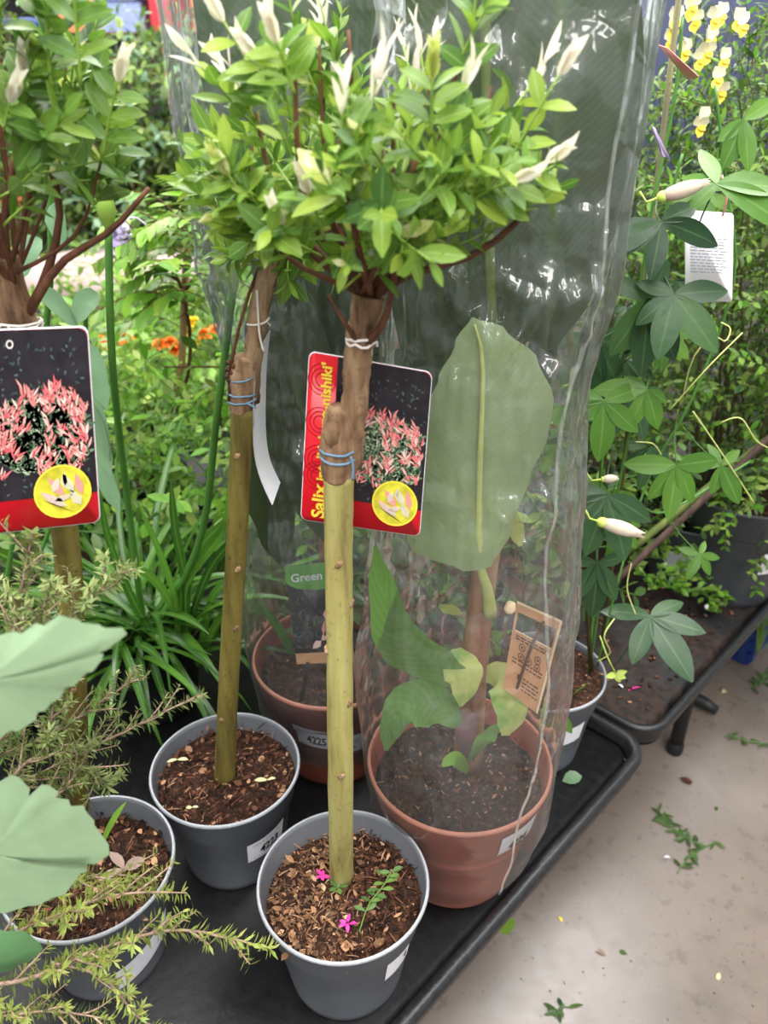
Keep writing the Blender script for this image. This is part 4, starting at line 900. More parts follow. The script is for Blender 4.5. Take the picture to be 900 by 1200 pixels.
m = MB(); m.tube([ft(.78, .97, .001), V(852, 232, y=.955), V(846, 205, y=.96)], .0012, 5); m.build('tag_loop', M['print_pink'], q)
ft = tag_map(V(772, 52, y=.92), V(783, 56, y=.90), V(820, 90, y=.88), V(806, 93, y=.93))
small_tag('picture_tag', ft, M['print_pink'], 'pink and orange tag seen at a slant beside the top of the sleeve', V(795, 72, y=.91), False, 2)
ft = tag_map(V(762, 146, y=.90), V(768, 150, y=.90), V(786, 186, y=.88), V(776, 184, y=.90))
small_tag('picture_tag', ft, M['lilac'], 'thin lilac tag edge beside the sleeve, under the pink one', V(772, 165, y=.90), False, 2)

# ------------------------------------------------------------------ shrubs: generic builders
def shrub(name, base, ctr, rad, n, size, mats, label, cat, seed, stemmat='shrubstem', nst=7, wts=None, droop=.2, group=None, asp=.45, top=0.0):
    base = Vector(base); ctr = Vector(ctr); r = random.Random(seed); root = thing(name, base, label, cat, group); st = MB(); fo = MB(); ends = []
    for k in range(nst):
        a = 6.283*k/nst+r.uniform(-.3, .3); q = r.uniform(.3, .85); e = ctr+Vector((rad[0]*q*math.cos(a), rad[1]*q*math.sin(a), rad[2]*r.uniform(.1, .85)))
        p = curve([base, base.lerp(e, .45)+Vector((0, 0, .05)), e], 8); st.tube(p, [.0030-.0024*i/8 for i in range(9)], 6); ends.append(p)
    for k in range(n//14):                                     # twigs with a row of leaves on each
        for _ in range(30):
            o = rv(r)
            if .30 < o.length < 1: break
        p = ctr+Vector((o.x*rad[0], o.y*rad[1], o.z*rad[2])); out = Vector((o.x, o.y, o.z*.6+.25+top)).normalized()
        d = (out*.8+rv(r, .55)).normalized(); L = size*r.uniform(3.5, 6); pts = [p]; d0 = d
        for i in range(7): d0 = (d0+rv(r, .08)-UP*droop*.06).normalized(); pts.append(pts[-1]+d0*L/7)
        st.tube(pts, .0009 if size < .04 else .0014, 4)
        a0 = r.uniform(0, 6)
        for i in range(1, 8):
            tg = (pts[i]-pts[i-1]).normalized(); x = tg.orthogonal().normalized(); y = tg.cross(x)
            for sg in (0, 3.1416):
                a = a0+i*1.6+sg; sd = x*math.cos(a)+y*math.sin(a); dr = tg*.6+sd+UP*r.uniform(-droop, .15)
                s = size*r.uniform(.65, 1.15); fo.leaf(pts[i], dr, UP*.9+tg*.5+rv(r, .4), s, s*asp*r.uniform(.85, 1.15), 'ellip', 3, r.uniform(0, .5), .2, r.choices(range(len(mats)), wts)[0] if wts else r.randrange(len(mats)))
    st.build('stems', M[stemmat], root); fo.build('foliage', [M[x] for x in mats], root)
    return root
def nursery_pot(root, c, k, mat='pot_black', h=1.0, rim=None):
    pot(root, c, scaled(GREY, k, h), scaled(GREY_IN, k, h), M[mat], M[rim or mat], .13*k*h, .0865*k, 0, seed=int(k*100))
# right-hand shrubs on the second table
def spot(px, py, z=TZ): return V(px, py, z=z)
g1 = V(868, 662, z=.64); g1 = Vector((g1.x+.02, g1.y+.08, TZ))
s1 = shrub('potted_shrub', g1+UP*.15, Vector((g1.x+.01, g1.y+.05, 1.09)), (.26, .26, .50), 7500, .020, ['shrub', 'shrub_dark', 'fresh'], 'small leaved evergreen shrub in the big grey pot at the right edge', 'potted plant', 41, nst=9, wts=(5, 2, 3))
nursery_pot(s1, g1, 1.32, 'pot_dark', 1.08)
sticker(s1, on_pot(g1, scaled(GREY, 1.32, 1.08), 40, 9, .09, .14), None, lines=False)
g2 = V(806, 690, z=TZ); g2 = Vector((g2.x, g2.y+.05, TZ))
s2 = shrub('potted_shrub', g2+UP*.14, Vector((g2.x-.02, g2.y+.08, .98)), (.21, .20, .40), 4600, .018, ['shrub_dark', 'shrub', 'fresh'], 'loose twiggy shrub in the smaller dark pot behind the diagonal cane', 'potted plant', 42, nst=8)
nursery_pot(s2, g2, .98, 'pot_dark', .98)
sticker(s2, on_pot(g2, scaled(GREY, .98, .98), 8, 32, .055, .105, .02), None, lines=False)
g3 = Vector((.52, 1.62, TZ))
s3 = shrub('potted_shrub', g3+UP*.14, Vector((.54, 1.66, 1.02)), (.30, .24, .48), 5200, .023, ['shrub', 'shrub_dark', 'hedge'], 'bushy green shrub behind the passion vine', 'potted plant', 43, nst=8)
nursery_pot(s3, g3, 1.1)
g4 = Vector((.66, 1.42, TZ))
s4 = shrub('potted_broom', g4+UP*.14, Vector((.63, 1.40, 1.26)), (.20, .18, .32), 1900, .024, ['fresh', 'shrub'], 'broom with yellow and cream pea flowers at the upper right', 'potted plant', 44, nst=10, asp=.3)
nursery_pot(s4, g4, 1.0)
for k, (px, py) in enumerate(((786, 35), (783, 48), (806, 12), (812, 25), (835, 22), (830, 45), (842, 18), (818, 70), (826, 62), (808, 8), (868, 30), (862, 24), (838, 92), (842, 108), (818, 148), (822, 138), (790, 22), (828, 50), (800, 60), (846, 70))):
    c = V(px, py, y=1.25+.02*(k % 4)); r = random.Random(k); m = MB()
    for a in (-.5, .5): m.leaf(c, Vector((a, -.3, .8)), TOCAM+rv(r, .4), .019, .016, 'obov', 4, -.4, .3, 0)
    m.leaf(c, Vector((0, -.6, -.5)), TOCAM+rv(r, .4), .018, .014, 'obov', 4, .4, .5, 1); m.leaf(c, Vector((.4, -.7, -.2)), TOCAM, .014, .010, 'obov', 4, .2, .4, 1)
    m.build('flower', [M['pea_white'], M['pea_yellow']], s4)
g5 = Vector((1.02, 1.78, TZ))
s5 = shrub('potted_shrub', g5+UP*.14, Vector((1.02, 1.80, 1.12)), (.30, .28, .55), 5200, .020, ['shrub', 'fresh', 'blue_green'], 'tall mixed green shrub at the right edge behind the broom', 'potted plant', 45, nst=8)
nursery_pot(s5, g5, 1.2)
# diagonal canes
for nm, a, b, ra, mt, lb in (('garden_stake', (735, 668, 1.16), (905, 510, 1.20), .0058, 'stake', 'brown stake slanting across the small dark pot'), ('garden_stake', (757, 630, 1.20), (862, 545, 1.22), .0062, 'olivecane', 'green cane slanting just above the brown stake')):
    m = MB(); p0 = V(a[0], a[1], y=a[2]); p1 = V(b[0], b[1], y=b[2]); dd = (p1-p0); m.tube([p0-dd*.25, p0, p0.lerp(p1, .5), p1, p1+dd*.35], ra, 10)
    tag(m.build(nm, M[mt], origin=p0), lb, 'stake')
# trailing plant with white buds on the second table
tr = thing('trailing_plant', V(835, 690, z=TZ), 'low trailing plant with white buds sprawling in front of the grey pots', 'plant'); st = MB(); fo = MB(); r = random.Random(9); wb = MB()
for q in ([(900, 560, .70), (860, 605, .68), (800, 610, .69), (775, 640, .66)], [(800, 605, .70), (850, 612, .68), (900, 640, .66)], [(775, 650, .66), (800, 690, .62), (835, 690, .60), (850, 700, .575)], [(790, 640, .66), (815, 655, .65), (790, 670, .62), (830, 680, .60)], [(810, 690, .60), (840, 705, .575), (830, 715, .56)], [(770, 660, .66), (790, 690, .62), (812, 672, .62)], [(870, 580, .70), (820, 585, .70), (790, 600, .69)], [(760, 640, .66), (745, 660, .64), (770, 690, .62)]):
    p = curve([V(a, b, z=c) for a, b, c in q], 16); st.tube(p, .0016, 5)
    for i in range(1, 17):
        for _ in range(3): s = r.uniform(.014, .024); fo.leaf(p[i]+rv(r, .004), Vector((r.uniform(-1, 1), r.uniform(-1, .3), r.uniform(-.2, .9))), UP+TOCAM*.5+rv(r, .4), s, s*.5, 'obov', 3, .3, .2, r.randrange(2))
for (px, py, z) in ((856, 678, .60), (828, 711, .57), (810, 640, .66), (808, 662, .64), (893, 590, .69), (822, 618, .69)): wb.ball(V(px, py, z=z), .0042, .0042, .0055, 8, 6)
st.build('stems', M['darkgreenstem'], tr); fo.build('foliage', [M['shrub'], M['fresh']], tr); wb.build('buds', M['paper'], tr)

# ------------------------------------------------------------------ agapanthus on the near table
ga = Vector((-.385, 1.03, TZ))
AG = thing('potted_agapanthus', ga, 'agapanthus with arching strap leaves and tall bud stems in a black pot', 'potted plant')
nursery_pot(AG, ga, 1.05)
fo = MB(); r = random.Random(12)
for k in range(150):
    a = 6.283*k/150*7.3+r.uniform(-.3, .3); el = r.uniform(.55, 1.35); d = Vector((math.cos(a)*math.cos(el), math.sin(a)*math.cos(el), math.sin(el)))
    b = ga+Vector((r.uniform(-.05, .05), r.uniform(-.05, .05), .12)); L = r.uniform(.26, .46) if math.sin(a) > -.1 else r.uniform(.20, .30)
    fo.leaf(b, d, UP-d*.6+rv(r, .15), L, r.uniform(.008, .013), 'strap', 12, r.uniform(.7, 2.0), .22, 0, r.uniform(-.4, .4))
for pts in ([(220, 690), (235, 640), (275, 600), (300, 545)], [(225, 720), (250, 660), (290, 625), (330, 640)], [(225, 760), (190, 690), (150, 665), (110, 700)], [(225, 760), (215, 690), (262, 620), (268, 560)], [(240, 760), (280, 700), (330, 740), (352, 800)], [(235, 760), (255, 690), (300, 700), (345, 775)], [(230, 780), (262, 720), (290, 740), (305, 790)], [(200, 770), (165, 720), (130, 640), (118, 580)], [(200, 780), (150, 760), (100, 770), (60, 800)], [(195, 860), (150, 900), (125, 915), (110, 905)], [(195, 760), (175, 830), (150, 880), (118, 918)], [(205, 750), (200, 820), (185, 880), (178, 920)], [(210, 760), (205, 700), (185, 640), (162, 590)], [(215, 760), (218, 690), (205, 620), (200, 560)]):
    p = curve([V(a, b, y=1.0-.015*i) for i, (a, b) in enumerate(pts)], 12)
    fo.blade(p, [.010, .013, .013, .011, .002], TOCAM+rv(r, .4), 0, 2, .2, 0, 14)
fo.build('leaves', M['agap'], AG)
for bot, mid, top, sz in (((150, 590), (132, 430), (127, 262), .010), ((232, 640), (255, 480), (274, 335), .008)):
    m = MB(); p = [ga+Vector((0, 0, .12)), V(*bot, y=.96), V(*mid, y=.88), V(*top, y=.86)]; m.tube(curve(p, 16), [.0055-.0016*i/16 for i in range(17)], 8); s_ = m.build('flower_stem', M['darkgreenstem'], AG)
    e = V(*top, y=.86); m = MB(); m.lathe([(.0035, -.006), (sz*.75, .004), (sz, .014), (sz*.85, .024), (sz*.4, .032), (sz*.15, .042), (.0004, .050)], e, 12); m.build('flower_bud', M['greenstem'], s_)

# ------------------------------------------------------------------ needle-leaved shrub, lower left, and the vine leaves before it
gl = Vector((-.52, .46, TZ))
NL = thing('potted_needle_shrub', gl, 'needle leaved shrub with pale twigs spreading in from the lower left', 'potted plant')
nursery_pot(NL, gl, .9)
st = MB(); fo = MB(); ft_ = MB(); r = random.Random(33)
def needle_branch(pts, ra=.0018, step=.0034, nl=.012, tip=False, side=0):
    pts = [Vector(q) for q in pts]; n = max(8, int(sum((b-a).length for a, b in zip(pts, pts[1:]))/step)); p = curve(pts, n); st.tube(p, [ra*(1-.6*i/n) for i in range(n+1)], 5)
    for i in range(2, n+1):
        tg = (p[i]-p[i-1]).normalized(); x = tg.orthogonal().normalized(); y = tg.cross(x)
        for q in range(3):
            a = r.uniform(0, 6.283); sd = x*math.cos(a)+y*math.sin(a); L = nl*r.uniform(.6, 1.2); (ft_ if tip and i > n*.25 else fo).leaf(p[i], tg*r.uniform(.3, .9)+sd, tg, L, L*.27, 'ellip', 2, .2, .1)
        if side and i % side == 0 and i < n*.92:
            a = r.uniform(0, 6.283); sd = x*math.cos(a)+y*math.sin(a); sd.z = abs(sd.z)*.5; L = r.uniform(.018, .045); e = p[i]+(tg*.9+sd*.8).normalized()*L; needle_branch([p[i], p[i].lerp(e, .5)+rv(r, .002), e], ra*.6, step, nl*.9, tip)
gb = gl+UP*.13
needle_branch([gb, V(20, 1150, y=.46), V(110, 1115, y=.47), V(210, 1090, y=.475), V(318, 1112, y=.485)], .0026, .0042, .0135, True, 5)
needle_branch([V(60, 1128, y=.465), V(120, 1145, y=.46), V(160, 1190, y=.455), V(200, 1215, y=.45)], .0018, .004, .012, True, 5)
needle_branch([gb, V(-20, 1110, y=.455), V(60, 1075, y=.465), V(130, 1050, y=.475), V(192, 1045, y=.48)], .0022, .004, .012, True, 5)
needle_branch([gb, V(-30, 960, y=.52), V(60, 900, y=.56), V(140, 860, y=.60), V(238, 812, y=.64)], .0022, .004, .011, False, 4)
needle_branch([gb, V(-40, 930, y=.50), V(40, 870, y=.55), V(110, 830, y=.58), V(162, 790, y=.61)], .002, .004, .011, False, 5)
needle_branch([gb, V(-40, 860, y=.50), V(10, 760, y=.52), V(25, 690, y=.53), V(38, 625, y=.54)], .0022, .004, .010, False, 5)
needle_branch([gb, V(-20, 850, y=.50), V(25, 790, y=.51), V(45, 730, y=.52), V(62, 680, y=.53)], .002, .004, .010, False, 5)
needle_branch([gb, V(10, 850, y=.52), V(50, 800, y=.54), V(90, 720, y=.545), V(148, 662, y=.55)], .002, .004, .011, False, 5)
needle_branch([gb, V(0, 930, y=.5), V(50, 880, y=.52), V(62, 830, y=.53), V(70, 770, y=.54)], .002, .004, .010, False, 4)
needle_branch([gb, V(10, 980, y=.5), V(70, 930, y=.53), V(100, 900, y=.55), V(128, 925, y=.56)], .002, .004, .011, False, 4)
needle_branch([gb, V(-20, 1190, y=.44), V(60, 1185, y=.44), V(130, 1195, y=.44)], .002, .004, .012, True, 4)
needle_branch([gb, V(0, 1060, y=.48), V(50, 1040, y=.49), V(120, 1025, y=.50), V(180, 1030, y=.505)], .002, .004, .012, True, 5)
needle_branch([gb, V(-40, 800, y=.52), V(-10, 740, y=.54), V(0, 680, y=.56)], .002, .004, .010, False, 5)
needle_branch([gb, V(-20, 900, y=.52), V(20, 850, y=.56), V(30, 800, y=.58), V(20, 740, y=.60)], .002, .004, .010, False, 4)
st.build('twigs', M['greytwig'], NL); fo.build('needles', M['needle'], NL); ft_.build('tip_needles', M['needle_tip'], NL)
gv = Vector((-.62, .20, TZ))
VL = thing('potted_grapevine', gv, 'grapevine reaching pale toothed leaves in from the left, nearest the camera', 'potted plant')
nursery_pot(VL, gv, .9)
def grape_leaf(pxs, y, mat, label, bow=.02, tilt=0.0, ctr=None):
    """toothed leaf: outline pixels taken onto a gently bowed, tilted leaf surface"""
    pts = [V(a, b, y=y) for a, b in pxs]; c = V(*ctr, y=y) if ctr else sum(pts, Vector())/len(pts); n = len(pts); vs = [c]; fs = []; NRr = 6
    for j in range(1, NRr+1):
        for p in pts:
            q = c.lerp(p, j/NRr); d = (q-c).length; vs.append(q+Vector((0, 1, .3))*(bow*(j/NRr)**2+.0012*noise.noise(q*30)))
    for k in range(n): fs.append((0, 1+k, 1+(k+1) % n))
    for j in range(NRr-1):
        for k in range(n): fs.append((1+j*n+k, 1+(j+1)*n+k, 1+(j+1)*n+(k+1) % n, 1+j*n+(k+1) % n))
    m = MB(); m.add(vs, fs); m.build('leaf_blade', mat, VL, label=label)
def teeth(pts, amp=6, n=3, seed=0):
    out = []; r = random.Random(seed)
    for (a, b), (c, d) in zip(pts, pts[1:]+pts[:1]):
        L = math.hypot(c-a, d-b); k = max(1, int(L/26)); nx, ny = -(d-b)/max(L, 1), (c-a)/max(L, 1)
        for i in range(k):
            t0 = i/k; out.append((a+(c-a)*t0, b+(d-b)*t0)); t1 = (i+.72)/k; am = amp*r.uniform(.5, 1.3); out.append((a+(c-a)*t1-nx*-am*-1, b+(d-b)*t1-ny*-am*-1))
    return out
grape_leaf(teeth([(20, 755), (75, 735), (92, 742), (146, 755), (108, 775), (116, 785), (98, 800), (74, 815), (60, 830), (40, 845), (34, 858), (8, 868), (-40, 890), (-110, 860), (-130, 800), (-60, 760)], 5, seed=2), .335, M['grape'], 'pale upper vine leaf', .006, .1, (-20, 800))
grape_leaf(teeth([(-10, 930), (18, 922), (30, 945), (55, 932), (62, 945), (80, 955), (98, 962), (108, 978), (126, 1012), (100, 1020), (92, 1035), (60, 1062), (30, 1072), (-10, 1078), (-80, 1060), (-120, 1000), (-70, 940)], 5, seed=5), .36, M['grape'], 'pale lower vine leaf', .006, .1, (-10, 1000))
grape_leaf(teeth([(0, 1108), (30, 1112), (46, 1130), (20, 1145), (0, 1155), (-60, 1160), (-90, 1120)], 4, seed=7), .38, M['grape_dark'], 'darker small vine leaf', .01, .1, (-30, 1132))
m = MB(); m.tube(curve([gv+UP*.12, Vector((-.55, .22, .80)), V(-130, 960, y=.36), V(-120, 820, y=.34), V(-150, 700, y=.36)], 14), .003, 8)
for a, b, y in ((-20, 800, .335), (-10, 1000, .36), (-30, 1132, .38)): e = V(a, b, y=y); m.tube(curve([V(-130, 960, y=.36), V(-130, 960, y=.36).lerp(e, .5)+UP*.01, e], 6), .0014, 6)
m.build('stem', M['greytwig'], VL)

# ------------------------------------------------------------------ background, left of the sleeves
# bench with marigolds
def bench(name, x0, x1, y0, y1, z, label):
    root = thing(name, ((x0+x1)/2, (y0+y1)/2, 0), label, 'table'); m = MB(); m.box(((x0+x1)/2, (y0+y1)/2, z-.02), x1-x0, y1-y0, .03); m.build('top', M['tray'], root)
    m = MB()
    for a, b, c, d in ((x0, y0, x1, y0), (x1, y0, x1, y1), (x1, y1, x0, y1), (x0, y1, x0, y0)): m.tube([(a, b, z), (c, d, z)], .014, 8)
    m.build('lip', M['lip'], root)
    for a in (x0+.08, x1-.08):
        for b in (y0+.08, y1-.08): m = MB(); m.tube([(a, b, 0), (a, b, z-.03)], .018, 8); m.build('leg', M['steel_black'], root)
bench('display_bench', -2.1, -.35, 1.95, 3.0, .42, 'black bench of bedding plants behind the agapanthus')
mg = []
MGS = [((144, 396), 'o', 3), ((195, 402), 'o', 3), ((250, 392), 'oy', 4), ((110, 440), '', 0), ((165, 440), '', 0), ((225, 440), '', 0), ((285, 420), 'o', 1), ((180, 365), '', 0), ((110, 370), '', 0), ((250, 362), '', 0), ((140, 352), '', 0), ((220, 350), '', 0), ((290, 350), '', 0)]
MLAB = ['orange marigold with a large bloom beside the tall agapanthus stem', 'orange marigold behind the small bloom left of the bamboo cane', 'yellow and orange marigold right of the bamboo cane', 'leafy bedding plant in front of the left orange marigold', 'leafy bedding plant between the agapanthus stem and the cane', 'leafy bedding plant in front of the yellow marigold', 'orange marigold half hidden by the rear sleeve edge',
        'leafy bedding plant behind the middle marigold', 'leafy bedding plant behind the left marigold', 'leafy bedding plant behind the yellow marigold', 'leafy bedding plant in the back row by the pale seat', 'leafy bedding plant in the back row at the cane', 'leafy bedding plant in the back row by the sleeve']
for k, ((px, py), kind, nf) in enumerate(MGS):
    c = V(px, py, z=.60); b = Vector((c.x, c.y, .42)); r = random.Random(k+60)
    s = shrub('marigold' if kind else 'bedding_plant', b, b+UP*.10, (.20, .17, .10), 430, .046, ['fresh', 'salix', 'hedge'] if not kind else ['fresh', 'shrub'], MLAB[k], 'plant', 70+k, 'greenstem', 6, group='bedding plants on the rear bench', asp=.5 if not kind else .36)
    fl = {0: [(144, 396), (128, 404), (116, 400)], 1: [(200, 402), (188, 404), (206, 412)], 2: [(226, 378), (222, 392), (240, 392), (226, 400)], 6: [(254, 388)]}.get(k, [])
    for j, (fx, fy) in enumerate(fl):
        e = V(fx, fy, y=b.y-(.36 if k == 0 else .26)); m = MB(); mt = 'yellow_petal' if k == 2 and j != 2 else 'orange_petal'; q = (.042 if (k, j) == (0, 0) else .032)
        for ringi in range(4):
            for a in range(9): an = a*.698+ringi*.4; el = .1+ringi*.38; m.leaf(e, Vector((math.cos(an)*math.cos(el), math.sin(an)*math.cos(el), math.sin(el))), UP+rv(r, .3), q*(1-.1*ringi), q*.55, 'obov', 3, .5, .2)
        m.build('flower_head', M[mt], s)
# wisteria with cane
gw = Vector((-.52, 1.56, TZ))
W_ = thing('potted_wisteria', gw, 'wisteria with feathery leaves tied to a bamboo cane', 'potted plant'); nursery_pot(W_, gw, 1.0)
m = MB(); p0 = gw+UP*.1; m.tube([p0, V(213, 430, y=1.58), V(219, 290, y=1.58)], .0075, 10); m.build('cane', M['bamboo'], W_)
st = MB(); fo = MB(); r = random.Random(77)
st.tube(curve([gw+UP*.12, V(220, 440, y=1.55), V(214, 340, y=1.56), V(190, 320, y=1.5)], 12), .004, 6); st.tube(curve([V(214, 345, y=1.56), V(240, 315, y=1.5), V(276, 322, y=1.45)], 8), .003, 6); st.tube(curve([V(192, 430, y=1.5), V(225, 430, y=1.5), V(265, 430, y=1.5)], 6), .0022, 6)
for k in range(30):
    s0 = V(r.uniform(190, 262), r.uniform(272, 400) if k > 10 else r.uniform(268, 320), y=r.uniform(1.42, 1.62)); a = r.uniform(-.6, 3.7); d = Vector((math.cos(a), r.uniform(-.5, .3), .25*math.sin(a)+.15)).normalized(); L = r.uniform(.12, .19); p = curve([s0, s0+d*L*.5+UP*.02, s0+d*L-UP*.02], 10); st.tube(p, .0012, 4)
    for i in range(2, 11):
        tg = (p[i]-p[i-1]).normalized(); sd = tg.cross(UP).normalized()
        for sg in (1, -1): fo.leaf(p[i], tg*.5+sd*sg-UP*.15, UP+rv(r, .3), r.uniform(.035, .055), .017, 'ovate', 3, .3, .15, r.randrange(2))
st.build('stems', M['twig'], W_); fo.build('foliage', [M['fresh'], M['salix']], W_)
m = MB(); r = random.Random(5)
for k in range(46):
    e = V(143+r.uniform(-13, 13)*(1-.25*(k > 30)), 282+r.uniform(-20, 18), y=1.44+r.uniform(-.02, .02)); m.ball(e, .008, .006, .009, 6, 5, 0, rv(r))
m.tube(curve([V(143, 264, y=1.44), V(160, 255, y=1.46), V(200, 290, y=1.5)], 6), .0016, 5); m.build('flower_cluster', M['lilac'], W_)
# leafy filler plants behind the agapanthus
for k, (x, y, rad, n, sz, mats, lb) in enumerate(((-.60, 1.33, (.20, .16, .15), 900, .036, ['fresh', 'shrub', 'salix_deep'], 'leafy green plant between the agapanthus and the wisteria'), (-.30, 1.40, (.15, .14, .16), 800, .038, ['shrub', 'fresh'], 'leafy green plant behind the rear willow trunk'), (-.86, 1.20, (.20, .18, .22), 900, .045, ['shrub_dark', 'shrub'], 'leafy green plant behind the left picture tag'), (-.70, 1.62, (.2, .16, .14), 700, .04, ['fresh', 'salix'], 'pale leafy plant beyond the wisteria pot'), (.02, 1.55, (.22, .16, .28), 1000, .045, ['shrub_dark', 'shrub'], 'dark leafy plant behind the rear sleeve'), (.085, 1.12, (.10, .10, .12), 420, .04, ['shrub_dark'], 'low dark leafy plant between the two sleeves'), (.20, 1.32, (.15, .13, .2), 700, .04, ['shrub_dark', 'shrub'], 'dark leafy plant behind the nearer sleeve'))):
    b = Vector((x, y, TZ)); s = shrub('leafy_plant', b+UP*.08, b+UP*(.12+rad[2]*.7), rad, n, sz, mats, lb, 'plant', 90+k, 'darkgreenstem', 6); nursery_pot(s, b, .7)
# long lanceolate leaves below the left head
ln = Vector((-.62, .98, TZ)); LN = thing('potted_lanceolate_plant', ln, 'tall plant with long blue green leaves between the left willow and the agapanthus', 'potted plant'); nursery_pot(LN, ln, .9)
m = MB(); m.tube(curve([ln+UP*.1, V(40, 480, y=.92), V(60, 300, y=.88), V(50, 60, y=.86), V(58, -60, y=.86)], 16), .004, 6); m.tube(curve([ln+UP*.1, V(95, 520, y=.94), V(100, 400, y=.92), V(100, 345, y=.9)], 10), .003, 6); m.build('stem', M['darkgreenstem'], LN)
fo = MB(); r = random.Random(8)
for a, b in (((45, 340), (92, 385)), ((115, 345), (88, 380)), ((100, 400), (125, 480)), ((100, 440), (130, 560)), ((105, 470), (128, 540)), ((60, 240), (75, 290)), ((58, 100), (90, 60)), ((55, 130), (75, 95)), ((50, 40), (60, -30)), ((55, 70), (95, 95)), ((40, 420), (10, 470)), ((95, 500), (60, 580)), ((100, 520), (140, 600)), ((48, 280), (20, 330))):
    p0 = V(*a, y=.86); p1 = V(*b, y=.84); fo.blade([p0, p0.lerp(p1, .5)+UP*.008, p1], [.004, .020, .024, .018, .002], TOCAM+rv(r, .5), 0, 4, .2, .02, 10)
fo.build('leaves', [M['blue_green']], LN)
# pale cushioned seat
cs = V(132, 345, y=3.75); cs.z = 0
S_ = thing('cushioned_seat', cs, 'pale pink cushion on a dark woven garden seat beyond the marigolds', 'seat')
zz = V(132, 345, y=3.75).z
m = MB(); vs = []
prof = [(.0, .17), (.30, .165), (.42, .14), (.475, .09), (.48, .04), (.46, .0), (.0, .0)]
m.lathe([(r_*.95, z) for r_, z in prof], (cs.x, cs.y, zz), 40)
for i in range(len(m.v)): m.v[i].y = cs.y+(m.v[i].y-cs.y)*.8
m.build('cushion', M['cushion'], S_)
m = MB(); m.lathe([(.0, 0), (.40, 0), (.43, .15), (.44, zz-.002), (.0, zz-.001)], (cs.x, cs.y, 0), 40)
for i in range(len(m.v)): m.v[i].y = cs.y+(m.v[i].y-cs.y)*.8
m.build('woven_base', M['rattan'], S_)
# climbers on canes
for k, (px, y, hh, seed) in enumerate(((18, 4.4, 1.50, 1), (90, 4.5, 1.44, 2), (150, 4.3, 1.42, 3), (205, 4.4, 1.47, 4), (262, 4.3, 1.52, 5), (300, 4.5, 1.50, 6))):
    x = (px-450)/F*(y*CP+.5*.45); b = Vector((x, y, 0))
    s = shrub('potted_climber', b+UP*.2, Vector((x, y, .82)), (.24, .2, .70), 2300, .062, ['hedge', 'shrub', 'shrub_dark'] if k % 2 else ['hedge', 'shrub', 'blue_green'], ['leafy climber on a cane at the far left, behind the left willow', 'leafy climber behind the left willow crown, second from the left', 'pale leaved climber on a cane above the lilac flower', 'leafy climber on a cane, second left of the sleeves', 'leafy climber on a cane just left of the sleeves', 'leafy climber seen through the left edge of the rear sleeve'][k], 'potted plant', 120+seed, 'greytwig', 7, group='climbers in the back row', droop=.6)
    nursery_pot(s, b, 1.3); m = MB(); m.tube([b+UP*.1, b+UP*(hh+.02)], .009, 8); m.build('cane', M['bamboo'], s)
# far goods
def crate_box(name, c, sx, sy, sz, mat, label, cat, r=.02):
    root = thing(name, c, label, cat); c = Vector(c); m = MB(); w = .015
    for dx, dy, ax, ay in ((sx/2, 0, w, sy), (-sx/2, 0, w, sy), (0, sy/2, sx, w), (0, -sy/2, sx, w)): m.box(c+Vector((dx, dy, sz/2)), ax, ay, sz)
    m.box(c+UP*w/2, sx, sy, w); m.build('body', M[mat], root, smooth=False)
    m = MB()
    for dx, dy, ax, ay in ((sx/2, 0, w*2.4, sy+w*2.4), (-sx/2, 0, w*2.4, sy+w*2.4), (0, sy/2, sx+w*2.4, w*2.4), (0, -sy/2, sx+w*2.4, w*2.4)): m.box(c+Vector((dx, dy, sz-w)), ax, ay, w*2)
    m.build('rim', M[mat], root, smooth=False); return root
far = V(90, 40, y=6.2)
DS = thing('display_stand', (far.x, 6.4, 0), 'terracotta orange display stand in the far upper left', 'stand')
for z in (.5, 1.0, far.z-.02): m = MB(); m.box((far.x, 6.4, z), 1.9, .5, .04); m.build('shelf', M['orange_panel'], DS, smooth=False)
m = MB(); m.box((far.x, 6.66, .95), 1.9, .04, 1.9); m.build('back_panel', M['orange_panel'], DS, smooth=False)
for s in (-.93, .93): m = MB(); m.box((far.x+s, 6.4, .95), .05, .5, 1.9); m.build('side_panel', M['orange_panel'], DS, smooth=False)
q = V(158, 38, y=5.9); crate_box('plastic_tub', (q.x, 5.75, q.z), .26, .3, .19, 'blue_tub', 'pale blue plastic tub in the far upper left beside a red crate', 'tub')
q2 = V(204, 22, y=5.9); crate_box('plastic_crate', (q2.x+.02, 5.75, q.z), .17, .3, .24, 'red_box', 'red plastic crate right of the pale blue tub', 'crate')
m = MB(); m.box(((q.x+q2.x)/2, 5.75, q.z-.03), 1.1, .4, .05); P_ = thing('plinth', ((q.x+q2.x)/2, 5.75, 0), 'dark plinth carrying the blue tub and the red crate', 'plinth'); m.build('top', M['steel_black'], P_, smooth=False)
m = MB(); m.box(((q.x+q2.x)/2, 5.75, (q.z-.055)/2), .9, .3, q.z-.055); m.build('body', M['steel_black'], P_, smooth=False)
q = V(32, 40, y=5.6)
DB = thing('storage_bin', (q.x, 5.6, 0), 'dark blue bin behind the left willow crown', 'bin')
m = MB(); m.lathe([(0, 0), (.15, 0), (.19, q.z+.18), (.20, q.z+.2), (.17, q.z+.2), (.16, q.z)], (q.x, 5.6, 0), 24); m.build('body', M['pot_black'], DB); m = MB(); m.lathe([(.195, q.z+.02), (.2, q.z+.03), (.2, q.z+.07), (.195, q.z+.08)], (q.x, 5.6, 0), 24); m.build('band', M['blue_crate'], DB)

